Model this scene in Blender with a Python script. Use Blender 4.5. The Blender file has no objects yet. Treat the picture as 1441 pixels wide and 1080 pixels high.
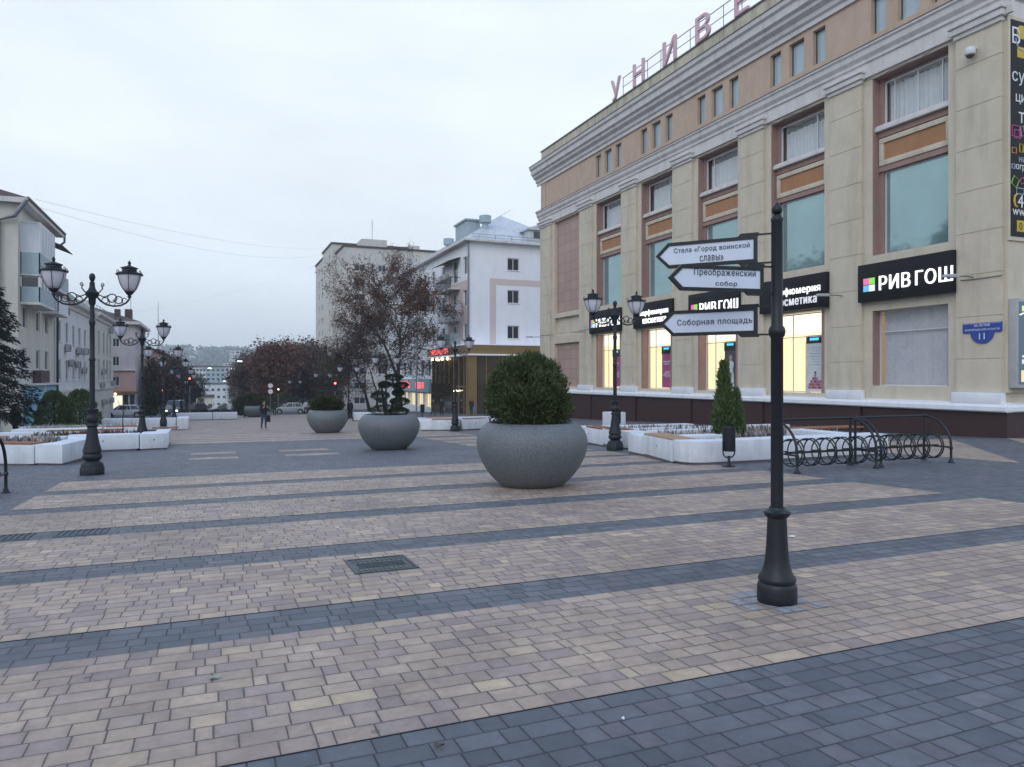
import bpy, bmesh, math, random
from mathutils import Vector, Matrix
R = math.radians
sc = bpy.context.scene
COL = sc.collection

# ------------------------------------------------------------------ camera
A = R(22.2533)                       # heading, to the right of the street axis (+Y)
SLOPE = 0.0303
cam_d = bpy.data.cameras.new('camera')
cam = bpy.data.objects.new('camera', cam_d); COL.objects.link(cam)
cam.location = (0, 0, 1.7); cam.rotation_euler = (R(90), 0, -A)
cam_d.sensor_fit = 'HORIZONTAL'; cam_d.sensor_width = 36; cam_d.lens = 25.857
cam_d.shift_y = -0.00555; cam_d.clip_start = 0.1; cam_d.clip_end = 9000
sc.camera = cam

# ------------------------------------------------------------------ sky
SUN_EL, SUN_AZ = 36, 224             # azimuth clockwise from +Y
w = bpy.data.worlds.new('World'); sc.world = w; w.use_nodes = True
nt = w.node_tree; nt.nodes.clear()
def wn(t, **k):
    n = nt.nodes.new(t)
    for a, b in k.items(): setattr(n, a, b)
    return n
out = wn('ShaderNodeOutputWorld'); bg = wn('ShaderNodeBackground'); bg.inputs[1].default_value = 1.0
sky = wn('ShaderNodeTexSky', sky_type='NISHITA', sun_disc=False)
sky.sun_elevation = R(SUN_EL); sky.sun_rotation = R(SUN_AZ); sky.air_density = 1.0; sky.dust_density = 3.0
sk = wn('ShaderNodeVectorMath', operation='SCALE'); sk.inputs['Scale'].default_value = 0.10
nt.links.new(sky.outputs[0], sk.inputs[0])
tc = wn('ShaderNodeTexCoord'); sep = wn('ShaderNodeSeparateXYZ'); nt.links.new(tc.outputs['Generated'], sep.inputs[0])
ramp = wn('ShaderNodeValToRGB'); cr = ramp.color_ramp
cr.elements[0].position, cr.elements[0].color = 0.0, (.88, 1.0, 1.12, 1)
cr.elements[1].position, cr.elements[1].color = 1.0, (.50, .70, 1.14, 1)
for p, c in ((.10, (.88, .99, 1.10, 1)), (.26, (.95, 1.04, 1.12, 1)), (.45, (.94, 1.04, 1.14, 1)), (.65, (.66, .84, 1.18, 1))):
    e = cr.elements.new(p); e.color = c
nt.links.new(sep.outputs[2], ramp.inputs[0])
mp = wn('ShaderNodeMapping'); mp.inputs['Scale'].default_value = (1.0, 1.0, 3.2)
nt.links.new(tc.outputs['Generated'], mp.inputs[0])
nz = wn('ShaderNodeTexNoise'); nz.inputs['Scale'].default_value = 3.1; nz.inputs['Detail'].default_value = 6; nz.inputs['Roughness'].default_value = .55
nt.links.new(mp.outputs[0], nz.inputs[0])
mr = wn('ShaderNodeMapRange'); mr.inputs[1].default_value = .3; mr.inputs[2].default_value = .7; mr.inputs[3].default_value = .95; mr.inputs[4].default_value = 1.09
nt.links.new(nz.outputs[0], mr.inputs[0])
cl = wn('ShaderNodeVectorMath', operation='SCALE'); nt.links.new(ramp.outputs[0], cl.inputs[0]); nt.links.new(mr.outputs[0], cl.inputs['Scale'])
mx = wn('ShaderNodeMix', data_type='RGBA'); mx.inputs[0].default_value = .94
nt.links.new(sk.outputs[0], mx.inputs[6]); nt.links.new(cl.outputs[0], mx.inputs[7])
nt.links.new(mx.outputs[2], bg.inputs[0]); nt.links.new(bg.outputs[0], out.inputs[0])

# ------------------------------------------------------------------ sun, very soft behind the cloud
sl = bpy.data.lights.new('sun', 'SUN'); sl.energy = 0.75; sl.angle = R(40); sl.color = (1, .97, .94)
so = bpy.data.objects.new('sun', sl); COL.objects.link(so)
sd = Vector((math.sin(R(SUN_AZ)) * math.cos(R(SUN_EL)), math.cos(R(SUN_AZ)) * math.cos(R(SUN_EL)), math.sin(R(SUN_EL))))
so.rotation_euler = sd.to_track_quat('Z', 'Y').to_euler(); so.location = (0, 0, 60)

vs = sc.view_settings
vs.view_transform = 'Standard'; vs.look = 'None'; vs.gamma = 1; vs.exposure = 0.0
sc.render.engine = 'CYCLES'
cy = sc.cycles
cy.use_denoising = True; cy.max_bounces = 6; cy.diffuse_bounces = 3; cy.glossy_bounces = 3; cy.transmission_bounces = 4
cy.transparent_max_bounces = 8; cy.volume_bounces = 0; cy.sample_clamp_indirect = 4
cy.caustics_reflective = False; cy.caustics_refractive = False

# ------------------------------------------------------------------ materials
def lin(c):
    if isinstance(c, str):
        v = [int(c[i:i + 2], 16) / 255 for i in (1, 3, 5)]
        return tuple(x / 12.92 if x <= .04045 else ((x + .055) / 1.055) ** 2.4 for x in v)
    return tuple(c)
MATS = {}
def mat(name, col, rough=.7, metal=0, var=.12, vs_=3.0, bump=0.0, bs=40, spec=.4, stain=0.0, coat=0):
    """plain real-world surface: base colour broken up by two scales of noise, with optional grime and bump"""
    if name in MATS: return MATS[name]
    m = bpy.data.materials.new(name); m.use_nodes = True; t = m.node_tree; n = t.nodes; L = t.links
    b = n['Principled BSDF']; c = lin(col)
    b.inputs['Roughness'].default_value = rough; b.inputs['Metallic'].default_value = metal
    b.inputs['Specular IOR Level'].default_value = spec; b.inputs['Coat Weight'].default_value = coat
    g = n.new('ShaderNodeNewGeometry')
    a = n.new('ShaderNodeTexNoise'); a.inputs['Scale'].default_value = vs_; a.inputs['Detail'].default_value = 7; a.inputs['Roughness'].default_value = .65
    L.new(g.outputs['Position'], a.inputs['Vector'])
    r = n.new('ShaderNodeMapRange'); r.inputs[1].default_value = .25; r.inputs[2].default_value = .75
    r.inputs[3].default_value = 1 - var; r.inputs[4].default_value = 1 + var; L.new(a.outputs[0], r.inputs[0])
    s = n.new('ShaderNodeVectorMath'); s.operation = 'SCALE'; s.inputs[0].default_value = c; L.new(r.outputs[0], s.inputs['Scale'])
    src = s.outputs[0]
    if stain:
        mpn = n.new('ShaderNodeMapping'); mpn.inputs['Scale'].default_value = (1.6, 1.6, .22); L.new(g.outputs['Position'], mpn.inputs[0])
        st = n.new('ShaderNodeTexNoise'); st.inputs['Scale'].default_value = 1.1; st.inputs['Detail'].default_value = 8; st.inputs['Roughness'].default_value = .7
        L.new(mpn.outputs[0], st.inputs['Vector'])
        q = n.new('ShaderNodeMapRange'); q.inputs[1].default_value = .48; q.inputs[2].default_value = .68; q.inputs[4].default_value = stain; L.new(st.outputs[0], q.inputs[0])
        mxn = n.new('ShaderNodeMix'); mxn.data_type = 'RGBA'; mxn.inputs[7].default_value = (c[0] * .42, c[1] * .40, c[2] * .38, 1)
        L.new(q.outputs[0], mxn.inputs[0]); L.new(src, mxn.inputs[6]); src = mxn.outputs[2]
    L.new(src, b.inputs['Base Color'])
    if bump:
        k = n.new('ShaderNodeTexNoise'); k.inputs['Scale'].default_value = bs; k.inputs['Detail'].default_value = 5; L.new(g.outputs['Position'], k.inputs['Vector'])
        u = n.new('ShaderNodeBump'); u.inputs['Strength'].default_value = bump; u.inputs['Distance'].default_value = .02
        L.new(k.outputs[0], u.inputs['Height']); L.new(u.outputs[0], b.inputs['Normal'])
    MATS[name] = m; return m
def emit(name, col, strength):
    if name in MATS: return MATS[name]
    m = bpy.data.materials.new(name); m.use_nodes = True; b = m.node_tree.nodes['Principled BSDF']
    c = lin(col); b.inputs['Base Color'].default_value = (*[x * .5 for x in c], 1); b.inputs['Emission Color'].default_value = (*c, 1)
    b.inputs['Emission Strength'].default_value = strength; b.inputs['Roughness'].default_value = .5
    MATS[name] = m; return m
def clear_glass(name, tint=(1, 1, 1), refl=.10):
    if name in MATS: return MATS[name]
    m = bpy.data.materials.new(name); m.use_nodes = True; t = m.node_tree; n = t.nodes; n.clear()
    o = n.new('ShaderNodeOutputMaterial'); tr = n.new('ShaderNodeBsdfTransparent'); tr.inputs[0].default_value = (*tint, 1)
    gl = n.new('ShaderNodeBsdfGlossy'); gl.inputs['Roughness'].default_value = .02
    mxs = n.new('ShaderNodeMixShader'); mxs.inputs[0].default_value = refl * .6
    t.links.new(tr.outputs[0], mxs.inputs[1]); t.links.new(gl.outputs[0], mxs.inputs[2]); t.links.new(mxs.outputs[0], o.inputs[0])
    MATS[name] = m; return m

class N:
    """tiny node-expression helper"""
    def __init__(s, t, k): s.t, s.k = t, k
    def op(s, o, *a):
        n = s.t.nodes.new('ShaderNodeMath'); n.operation = o
        for i, v in enumerate((s,) + a):
            if isinstance(v, N): s.t.links.new(v.k, n.inputs[i])
            else: n.inputs[i].default_value = v
        return N(s.t, n.outputs[0])
    def __add__(s, o): return s.op('ADD', o)
    def __sub__(s, o): return s.op('SUBTRACT', o)
    def __mul__(s, o): return s.op('MULTIPLY', o)
    def __truediv__(s, o): return s.op('DIVIDE', o)
def white(t, x, y, z):
    c = t.nodes.new('ShaderNodeCombineXYZ')
    for i, v in enumerate((x, y, z)):
        if isinstance(v, N): t.links.new(v.k, c.inputs[i])
        else: c.inputs[i].default_value = v
    q = t.nodes.new('ShaderNodeTexWhiteNoise'); q.noise_dimensions = '3D'; t.links.new(c.outputs[0], q.inputs[0])
    return N(t, q.outputs[0])
ROW = .16
def paver_mat(name, stops, joint, rough=.62, L=.195):
    m = bpy.data.materials.new(name); m.use_nodes = True; t = m.node_tree; n = t.nodes; K = t.links
    b = n['Principled BSDF']; b.inputs['Specular IOR Level'].default_value = .5
    g = n.new('ShaderNodeNewGeometry'); s = n.new('ShaderNodeSeparateXYZ'); K.new(g.outputs['Position'], s.inputs[0])
    X, Y = N(t, s.outputs[0]) + 400.0, N(t, s.outputs[1]) + 400.0
    ry = Y / ROW; row = ry.op('FLOOR'); fy = ry - row
    u = X / L + white(t, row, 3.3, 1.7) * 9.0
    i = u.op('FLOOR'); f = u - i
    bb = white(t, i, row, 0.5) * .72 + .14
    sel = f.op('GREATER_THAN', bb); bid = i + sel
    dx = (f - bb).op('ABSOLUTE') * L
    dy = fy.op('MINIMUM', fy * -1.0 + 1.0) * ROW
    d = dx.op('MINIMUM', dy)
    wob = n.new('ShaderNodeTexNoise'); wob.inputs['Scale'].default_value = 35; K.new(g.outputs['Position'], wob.inputs['Vector'])
    d = d + N(t, wob.outputs[0]) * .0055 + white(t, bid, row, 2.2) * .0026 - .0018
    jm = n.new('ShaderNodeMapRange'); jm.interpolation_type = 'SMOOTHSTEP'; jm.inputs[1].default_value = .0040; jm.inputs[2].default_value = .0085
    K.new(d.k, jm.inputs[0])
    rnd = white(t, bid, row, 7.1); rnd2 = white(t, bid, row, 11.9)
    cr = n.new('ShaderNodeValToRGB'); e = cr.color_ramp.elements
    e[0].position, e[0].color = stops[0][0], (*lin(stops[0][1]), 1); e[1].position, e[1].color = stops[-1][0], (*lin(stops[-1][1]), 1)
    for p, c in stops[1:-1]:
        q = e.new(p); q.color = (*lin(c), 1)
    K.new(rnd.k, cr.inputs[0])
    fine = n.new('ShaderNodeTexNoise'); fine.inputs['Scale'].default_value = 14; fine.inputs['Detail'].default_value = 9; fine.inputs['Roughness'].default_value = .72
    K.new(g.outputs['Position'], fine.inputs['Vector'])
    big = n.new('ShaderNodeTexNoise'); big.inputs['Scale'].default_value = .55; big.inputs['Detail'].default_value = 6; K.new(g.outputs['Position'], big.inputs['Vector'])
    med = n.new('ShaderNodeTexNoise'); med.inputs['Scale'].default_value = 4.5; med.inputs['Detail'].default_value = 8; med.inputs['Roughness'].default_value = .7; K.new(g.outputs['Position'], med.inputs['Vector'])
    vo = n.new('ShaderNodeTexVoronoi'); vo.inputs['Scale'].default_value = 1.7; K.new(g.outputs['Position'], vo.inputs['Vector'])
    gum = n.new('ShaderNodeMapRange'); gum.interpolation_type = 'SMOOTHSTEP'; gum.inputs[1].default_value = .035; gum.inputs[2].default_value = .055; gum.inputs[3].default_value = .62; K.new(vo.outputs['Distance'], gum.inputs[0])
    edge = n.new('ShaderNodeMapRange'); edge.inputs[1].default_value = .005; edge.inputs[2].default_value = .035; edge.inputs[3].default_value = .88; K.new(d.k, edge.inputs[0])
    val = (rnd2 * .18 + .91) * (N(t, fine.outputs[0]) * .7 + .65) * (N(t, big.outputs[0]) * .7 + .65) * (N(t, med.outputs[0]) * .9 + .55) * N(t, gum.outputs[0]) * N(t, edge.outputs[0])
    sv = n.new('ShaderNodeVectorMath'); sv.operation = 'SCALE'; K.new(cr.outputs[0], sv.inputs[0]); K.new(val.k, sv.inputs['Scale'])
    mxn = n.new('ShaderNodeMix'); mxn.data_type = 'RGBA'; mxn.inputs[6].default_value = (*lin(joint), 1)
    K.new(jm.outputs[0], mxn.inputs[0]); K.new(sv.outputs[0], mxn.inputs[7]); K.new(mxn.outputs[2], b.inputs['Base Color'])
    rr = N(t, fine.outputs[0]) * .3 + (rough - .15); K.new(rr.k, b.inputs['Roughness'])
    hgt = N(t, jm.outputs[0]) + N(t, fine.outputs[0]) * .25 + rnd2 * .15
    bp = n.new('ShaderNodeBump'); bp.inputs['Strength'].default_value = .55; bp.inputs['Distance'].default_value = .006
    K.new(hgt.k, bp.inputs['Height']); K.new(bp.outputs[0], b.inputs['Normal'])
    MATS[name] = m; return m
def tile_mat(name, col, joint, bw, bh, rough=.6):
    """stone-tile cladding on an X=const wall"""
    m = bpy.data.materials.new(name); m.use_nodes = True; t = m.node_tree; n = t.nodes; K = t.links; b = n['Principled BSDF']
    g = n.new('ShaderNodeNewGeometry'); s = n.new('ShaderNodeSeparateXYZ'); K.new(g.outputs['Position'], s.inputs[0])
    c = n.new('ShaderNodeCombineXYZ'); K.new(s.outputs[1], c.inputs[0]); K.new(s.outputs[2], c.inputs[1])
    br = n.new('ShaderNodeTexBrick'); br.offset = 0; br.inputs['Scale'].default_value = 1; br.inputs['Brick Width'].default_value = bw; br.inputs['Row Height'].default_value = bh
    br.inputs['Mortar Size'].default_value = .018; cc = lin(col)
    br.inputs['Color1'].default_value = (*cc, 1); br.inputs['Color2'].default_value = (*[x * .86 for x in cc], 1); br.inputs['Mortar'].default_value = (*lin(joint), 1)
    K.new(c.outputs[0], br.inputs[0]); K.new(br.outputs[0], b.inputs['Base Color']); b.inputs['Roughness'].default_value = rough
    MATS[name] = m; return m

M = dict(
    paver_grey=paver_mat('paver_grey', [(0, (.084, .097, .112)), (.4, (.112, .122, .140)), (.75, (.130, .138, .154)), (1, (.140, .136, .150))], (.024, .027, .034)),
    paver_beige=paver_mat('paver_beige', [(0, (.292, .228, .203)), (.25, (.338, .260, .219)), (.6, (.38, .291, .230)), (.93, (.415, .318, .240)), (1, (.49, .38, .262))], (.085, .075, .072)),
    asphalt=mat('asphalt', (.075, .08, .09), .85, var=.2, vs_=2, bump=.3, bs=60),
    earth=mat('earth', (.09, .085, .07), .95, var=.35, vs_=.4),
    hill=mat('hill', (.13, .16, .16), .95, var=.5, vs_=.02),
    cream=mat('cream_render', (.61, .54, .43), .85, var=.10, vs_=1.2, bump=.25, bs=25, stain=.30),
    cream_in=mat('cream_bay', (.62, .55, .44), .85, var=.09, vs_=1.2, bump=.2, bs=25, stain=.22),
    peach=mat('peach_render', (.54, .405, .305), .88, var=.10, vs_=1.5, bump=.3, bs=25, stain=.25),
    orange=mat('orange_render', (.40, .205, .105), .85, var=.10, vs_=2, bump=.3, bs=30, stain=.2),
    rose=mat('rose_stone', (.34, .22, .19), .75, var=.12, vs_=3, bump=.15, stain=.2),
    trim=mat('white_trim', (.66, .63, .61), .75, var=.06, vs_=2, bump=.15, bs=20, stain=.35),
    parapet=mat('weathered_parapet', (.55, .50, .39), .9, var=.2, vs_=1.5, bump=.3, stain=.75),
    granite=mat('dark_granite', (.046, .020, .020), .5, var=.3, vs_=18, spec=.5),
    sill=mat('painted_ledge', (.80, .82, .86), .6, var=.06, vs_=2, stain=.2),
    tin=mat('tin_flashing', (.16, .15, .16), .5, .4),
    frame=mat('window_frame', (.66, .68, .70), .5, var=.05),
    frame_dk=mat('dark_frame', (.06, .055, .055), .5),
    glass=mat('window_glass', (.29, .43, .44), .04, .5, var=.10, vs_=.6, spec=.9),
    glass_bl=mat('pale_window_glass', (.38, .48, .54), .12, var=.15, vs_=.8, spec=.8),
    blind=mat('vertical_blind', (.60, .62, .67), .8, var=.12, vs_=6),
    glass_dk=mat('dark_glass', (.028, .032, .04), .08, var=.3, vs_=.5, spec=.7),
    curtain=mat('curtain', (.54, .60, .63), .9, var=.08), glass_far=mat('far_window_glass', (.030, .036, .048), .4, var=.4, vs_=.5, spec=.25), glass_br=mat('brown_glass', (.075, .058, .040), .07, var=.35, vs_=.7, spec=.9), backing=mat('room_shade', (.02, .022, .024), .9),
    tile=tile_mat('rose_tile', (.46, .315, .27), (.26, .16, .14), 1.15, .82),
    iron=mat('black_iron', (.010, .012, .017), .45, .1, var=.3, vs_=14, bump=.15, bs=50, spec=.5),
    iron_lamp=mat('grey_green_iron', (.012, .016, .024), .5, .1, var=.3, vs_=10, bump=.2, bs=50),
    lampglass=mat('opal_glass', (.62, .61, .69), .25, var=.05, spec=.6),
    signface=mat('sign_face', (.66, .72, .84), .35, var=.04, vs_=6),
    ink=mat('sign_ink', (.045, .065, .10), .6),
    concrete=mat('grey_concrete', (.135, .152, .166), .5, var=.62, vs_=42, spec=.5, bump=.35, bs=70, stain=.25),
    whitec=mat('white_concrete', (.68, .72, .77), .7, var=.10, vs_=3, bump=.2, bs=30, stain=.34),
    wood=mat('oiled_boards', (.27, .115, .065), .6, var=.3, vs_=9, bump=.2),
    wood_lt=mat('worn_boards', (.42, .27, .17), .65, var=.25, vs_=9, bump=.2),
    soil=mat('soil', (.035, .028, .022), .95, var=.4, vs_=12, bump=.5),
    black=mat('black_panel', (.009, .009, .011), .55, spec=.25),
    wht_wall=mat('white_wall', (.84, .86, .90), .85, var=.04, vs_=.8, stain=.12),
    pink_wall=mat('pink_stripe', (.66, .55, .53), .85, var=.05, vs_=1),
    tinroof=mat('tin_roof', (.56, .59, .61), .45, .1, var=.14, vs_=.8, stain=.3),
    grey_wall=mat('panel_wall', (.62, .59, .545), .9, var=.08, vs_=.6, stain=.3),
    grey_wall2=mat('panel_wall_dark', (.58, .555, .52), .9, var=.1, vs_=.6, stain=.3),
    yel_wall=mat('cream_wall', (.60, .58, .52), .88, var=.07, vs_=.7, stain=.3),
    blw_wall=mat('pale_wall', (.66, .67, .68), .88, var=.06, vs_=.7, stain=.28),
    rose_wall=mat('rose_wall', (.56, .38, .34), .88, var=.08, vs_=.7, stain=.25),
    lil_wall=mat('lilac_wall', (.55, .50, .53), .88, var=.08, vs_=.7, stain=.25),
    bluepanel=mat('blue_panel', (.22, .47, .62), .6, var=.08),
    balc=mat('balcony_panel', (.36, .45, .49), .6, var=.12, vs_=2, stain=.2),
    balc_w=mat('white_balcony', (.66, .69, .74), .6, var=.05, stain=.15),
    roof_dk=mat('rusty_roof', (.085, .055, .055), .7, var=.3),
    roof_gr=mat('green_roof', (.035, .13, .105), .6, var=.2),
    gold=mat('bronze_cladding', (.27, .19, .085), .45, .1, var=.15, vs_=1.5),
    ac=mat('ac_casing', (.42, .42, .43), .6), ac_dk=mat('ac_grille', (.09, .09, .10), .6),
    bark=mat('bark', (.040, .032, .030), .95, var=.35, vs_=8, bump=.5),
    led=emit('led_strip', (.80, .84, 1.0), .42), neon=emit('red_neon', (1.0, .14, .16), 1.5), redlamp=emit('red_signal', (1.0, .07, .05), 14),
    bulb=emit('warm_bulb', (1.0, .80, .45), 10), shopglow=emit('glowing_interior', (1.0, .84, .52), 1.05), shopglow2=emit('lit_lightbox', (1.0, .92, .70), 1.45),
    signlit=emit('lit_letters', (.95, .97, 1.0), 1.4), signdim=emit('dim_letters', (.9, .93, 1.0), .62), blueled=emit('blue_led', (.05, .45, 1.0), 2.4),
    headl=emit('headlight', (1, .93, .8), 6), tail=emit('tail_light', (1, .12, .06), 4), amber=emit('amber_lamp', (1, .75, .35), 5),
    cool=emit('cool_street_light', (.9, .95, 1.0), 3.2),
    sq_pink=emit('logo_pink', (.85, .18, .42), .8), sq_green=emit('logo_green', (.30, .75, .12), .8), sq_blue=emit('logo_blue', (.16, .5, .85), .8), sq_white=emit('logo_white', (.85, .9, 1), .8),
    yellow=mat('yellow_print', (.60, .42, .03), .5), whitep=mat('white_print', (.75, .78, .82), .5), magp=mat('pink_print', (.45, .09, .25), .5),
    grnp=mat('green_print', (.25, .50, .08), .5), blp=mat('grey_blue_print', (.35, .42, .55), .5), orgp=mat('orange_print', (.55, .22, .05), .5),
    bluesign=mat('blue_enamel', (.035, .07, .32), .35), shopglass=clear_glass('shop_glass'),
    letter=mat('faded_pink_letter', (.66, .45, .50), .6, var=.12, vs_=3, stain=.3), rail=mat('galvanised_rail', (.20, .22, .24), .5, .5),
)

# ------------------------------------------------------------------ helpers
def zg(y):
    """ground height: the street runs downhill, a valley, then the far hillside"""
    if y <= 130: return -SLOPE * y
    z = -SLOPE * 130
    if y <= 430: return z - (y - 130) * .040
    z -= 12.0
    if y <= 640: return z
    if y <= 1500:
        t = (y - 640) / 860; return z + 62 * (t * t * (3 - 2 * t))
    return z + 62
WL = {}
def base_of(p):
    return WL.get(p.name, Vector((0, 0, 0))) if p else Vector((0, 0, 0))
class MB:
    def __init__(s): s.v, s.f, s.m = [], [], []
    def add(s, vs, fs, mi=0, T=None):
        o = len(s.v)
        s.v += [tuple(T @ Vector(v)) for v in vs] if T else [tuple(v) for v in vs]
        s.f += [tuple(i + o for i in f) for f in fs]; s.m += [mi] * len(fs); return s
    def box(s, x0, y0, z0, x1, y1, z1, mi=0, T=None):
        vs = [(x0, y0, z0), (x1, y0, z0), (x1, y1, z0), (x0, y1, z0), (x0, y0, z1), (x1, y0, z1), (x1, y1, z1), (x0, y1, z1)]
        return s.add(vs, [(0, 3, 2, 1), (4, 5, 6, 7), (0, 1, 5, 4), (1, 2, 6, 5), (2, 3, 7, 6), (3, 0, 4, 7)], mi, T)
    def prism(s, poly, z0, z1, mi=0, T=None):
        n = len(poly); vs = [(x, y, z0) for x, y in poly] + [(x, y, z1) for x, y in poly]
        return s.add(vs, [tuple(range(n))[::-1], tuple(range(n, 2 * n))] + [(i, (i + 1) % n, n + (i + 1) % n, n + i) for i in range(n)], mi, T)
    def extr(s, pts, vec, mi=0, T=None):
        n = len(pts); v = Vector(vec); vs = list(pts) + [tuple(Vector(p) + v) for p in pts]
        return s.add(vs, [tuple(range(n))[::-1], tuple(range(n, 2 * n))] + [(i, (i + 1) % n, n + (i + 1) % n, n + i) for i in range(n)], mi, T)
    def tube(s, pts, r, n=8, mi=0, T=None, closed=False):
        P = [Vector(p) for p in pts]; k = len(P); rs = r if isinstance(r, (list, tuple)) else [r] * k
        vs, fs = [], []; pu = None
        for i, p in enumerate(P):
            if closed: d = P[(i + 1) % k] - P[i - 1]
            else: d = P[min(i + 1, k - 1)] - P[max(i - 1, 0)]
            d = d.normalized() if d.length > 1e-9 else Vector((0, 0, 1))
            if pu is None: pu = d.orthogonal().normalized()
            u = (pu - d * pu.dot(d)); u = u.normalized() if u.length > 1e-6 else d.orthogonal().normalized(); pu = u; q = d.cross(u)
            for j in range(n):
                a = 2 * math.pi * j / n; vs.append(p + (u * math.cos(a) + q * math.sin(a)) * rs[i])
        for i in range(k if closed else k - 1):
            i2 = (i + 1) % k
            for j in range(n):
                j2 = (j + 1) % n; fs.append((i * n + j, i * n + j2, i2 * n + j2, i2 * n + j))
        if not closed: fs += [tuple(range(n))[::-1], tuple(range((k - 1) * n, k * n))]
        return s.add(vs, fs, mi, T)
    def lathe(s, prof, n=20, c=(0, 0, 0), mi=0, T=None, sq=0):
        vs, fs = [], []; k = len(prof)
        for r, z in prof:
            for j in range(n):
                a = 2 * math.pi * (j + .5) / n
                vs.append((c[0] + r * math.cos(a), c[1] + r * math.sin(a), c[2] + z))
        for i in range(k - 1):
            for j in range(n):
                j2 = (j + 1) % n; fs.append((i * n + j, i * n + j2, (i + 1) * n + j2, (i + 1) * n + j))
        fs += [tuple(range(n))[::-1], tuple(range((k - 1) * n, k * n))]
        return s.add(vs, fs, mi, T)
    def ball(s, c, rx, ry=None, rz=None, n=10, mi=0, T=None):
        ry = ry or rx; rz = rz or rx; pr = []
        vs, fs = [], []; k = n // 2 + 1
        for i in range(k):
            a = math.pi * (i + .02) / (k - 1 + .04)
            for j in range(n):
                b = 2 * math.pi * j / n; vs.append((c[0] + rx * math.sin(a) * math.cos(b), c[1] + ry * math.sin(a) * math.sin(b), c[2] - rz * math.cos(a)))
        for i in range(k - 1):
            for j in range(n):
                j2 = (j + 1) % n; fs.append((i * n + j, i * n + j2, (i + 1) * n + j2, (i + 1) * n + j))
        fs += [tuple(range(n))[::-1], tuple(range((k - 1) * n, k * n))]
        return s.add(vs, fs, mi, T)
    def card(s, p, d, wd, ln, rnd, mi=0):
        d = Vector(d).normalized(); u = d.cross(Vector((rnd.uniform(-1, 1), rnd.uniform(-1, 1), rnd.uniform(-1, 1))))
        u = u.normalized() * wd * .5 if u.length > 1e-4 else d.orthogonal().normalized() * wd * .5
        p = Vector(p); m = p + d * ln * .55
        return s.add([p, m + u, p + d * ln, m - u], [(0, 1, 2, 3)], mi)
    def build(s, name, m, parent=None, world=True, smooth=None, bevel=0, T=None):
        me = bpy.data.meshes.new(name); off = base_of(parent) if world else Vector((0, 0, 0))
        vs = [Vector(v) - off for v in s.v]
        me.from_pydata(vs, [], s.f)
        for q in (m if isinstance(m, (list, tuple)) else [m]): me.materials.append(q)
        if any(s.m): me.polygons.foreach_set('material_index', s.m)
        if bevel:
            bm = bmesh.new(); bm.from_mesh(me); bmesh.ops.remove_doubles(bm, verts=bm.verts, dist=1e-5)
            es = [e for e in bm.edges if len(e.link_faces) == 2 and e.calc_face_angle(0) > R(35)]
            bmesh.ops.bevel(bm, geom=es, offset=bevel, segments=2, profile=.6, affect='EDGES', clamp_overlap=True)
            bm.to_mesh(me); bm.free()
        if smooth is not None or bevel:
            for p in me.polygons: p.use_smooth = True
            me.set_sharp_from_angle(angle=R(smooth or 40))
        me.update()
        o = bpy.data.objects.new(name, me); COL.objects.link(o)
        if parent: o.parent = parent
        WL[o.name] = off
        if T is not None: o.matrix_local = T
        return o
def tag(o, label=None, cat=None, group=None, kind=None):
    if label: o['label'] = label
    if cat: o['category'] = cat
    if group: o['group'] = group
    if kind: o['kind'] = kind
    return o
def thing(name, label, cat, loc=(0, 0, 0), rz=0, group=None):
    o = bpy.data.objects.new(name, None); COL.objects.link(o); o.location = loc; o.rotation_euler = (0, 0, rz)
    o.empty_display_size = .2; WL[o.name] = Vector(loc)
    return tag(o, label, cat, group)
def copy_tree(o, loc=None, rz=None, label=None, parent=None, scale=None, group=None):
    c = o.copy(); COL.objects.link(c); WL[c.name] = WL.get(o.name, Vector((0, 0, 0)))
    if parent: c.parent = parent
    if loc is not None: c.location = loc; WL[c.name] = Vector(loc)
    if rz is not None: c.rotation_euler = (0, 0, rz)
    if scale is not None: c.scale = (scale, scale, scale) if not isinstance(scale, tuple) else scale
    if label: c['label'] = label
    if group: c['group'] = group
    for ch in list(o.children): copy_tree(ch, parent=c)
    return c
from mathutils.geometry import delaunay_2d_cdt
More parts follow.
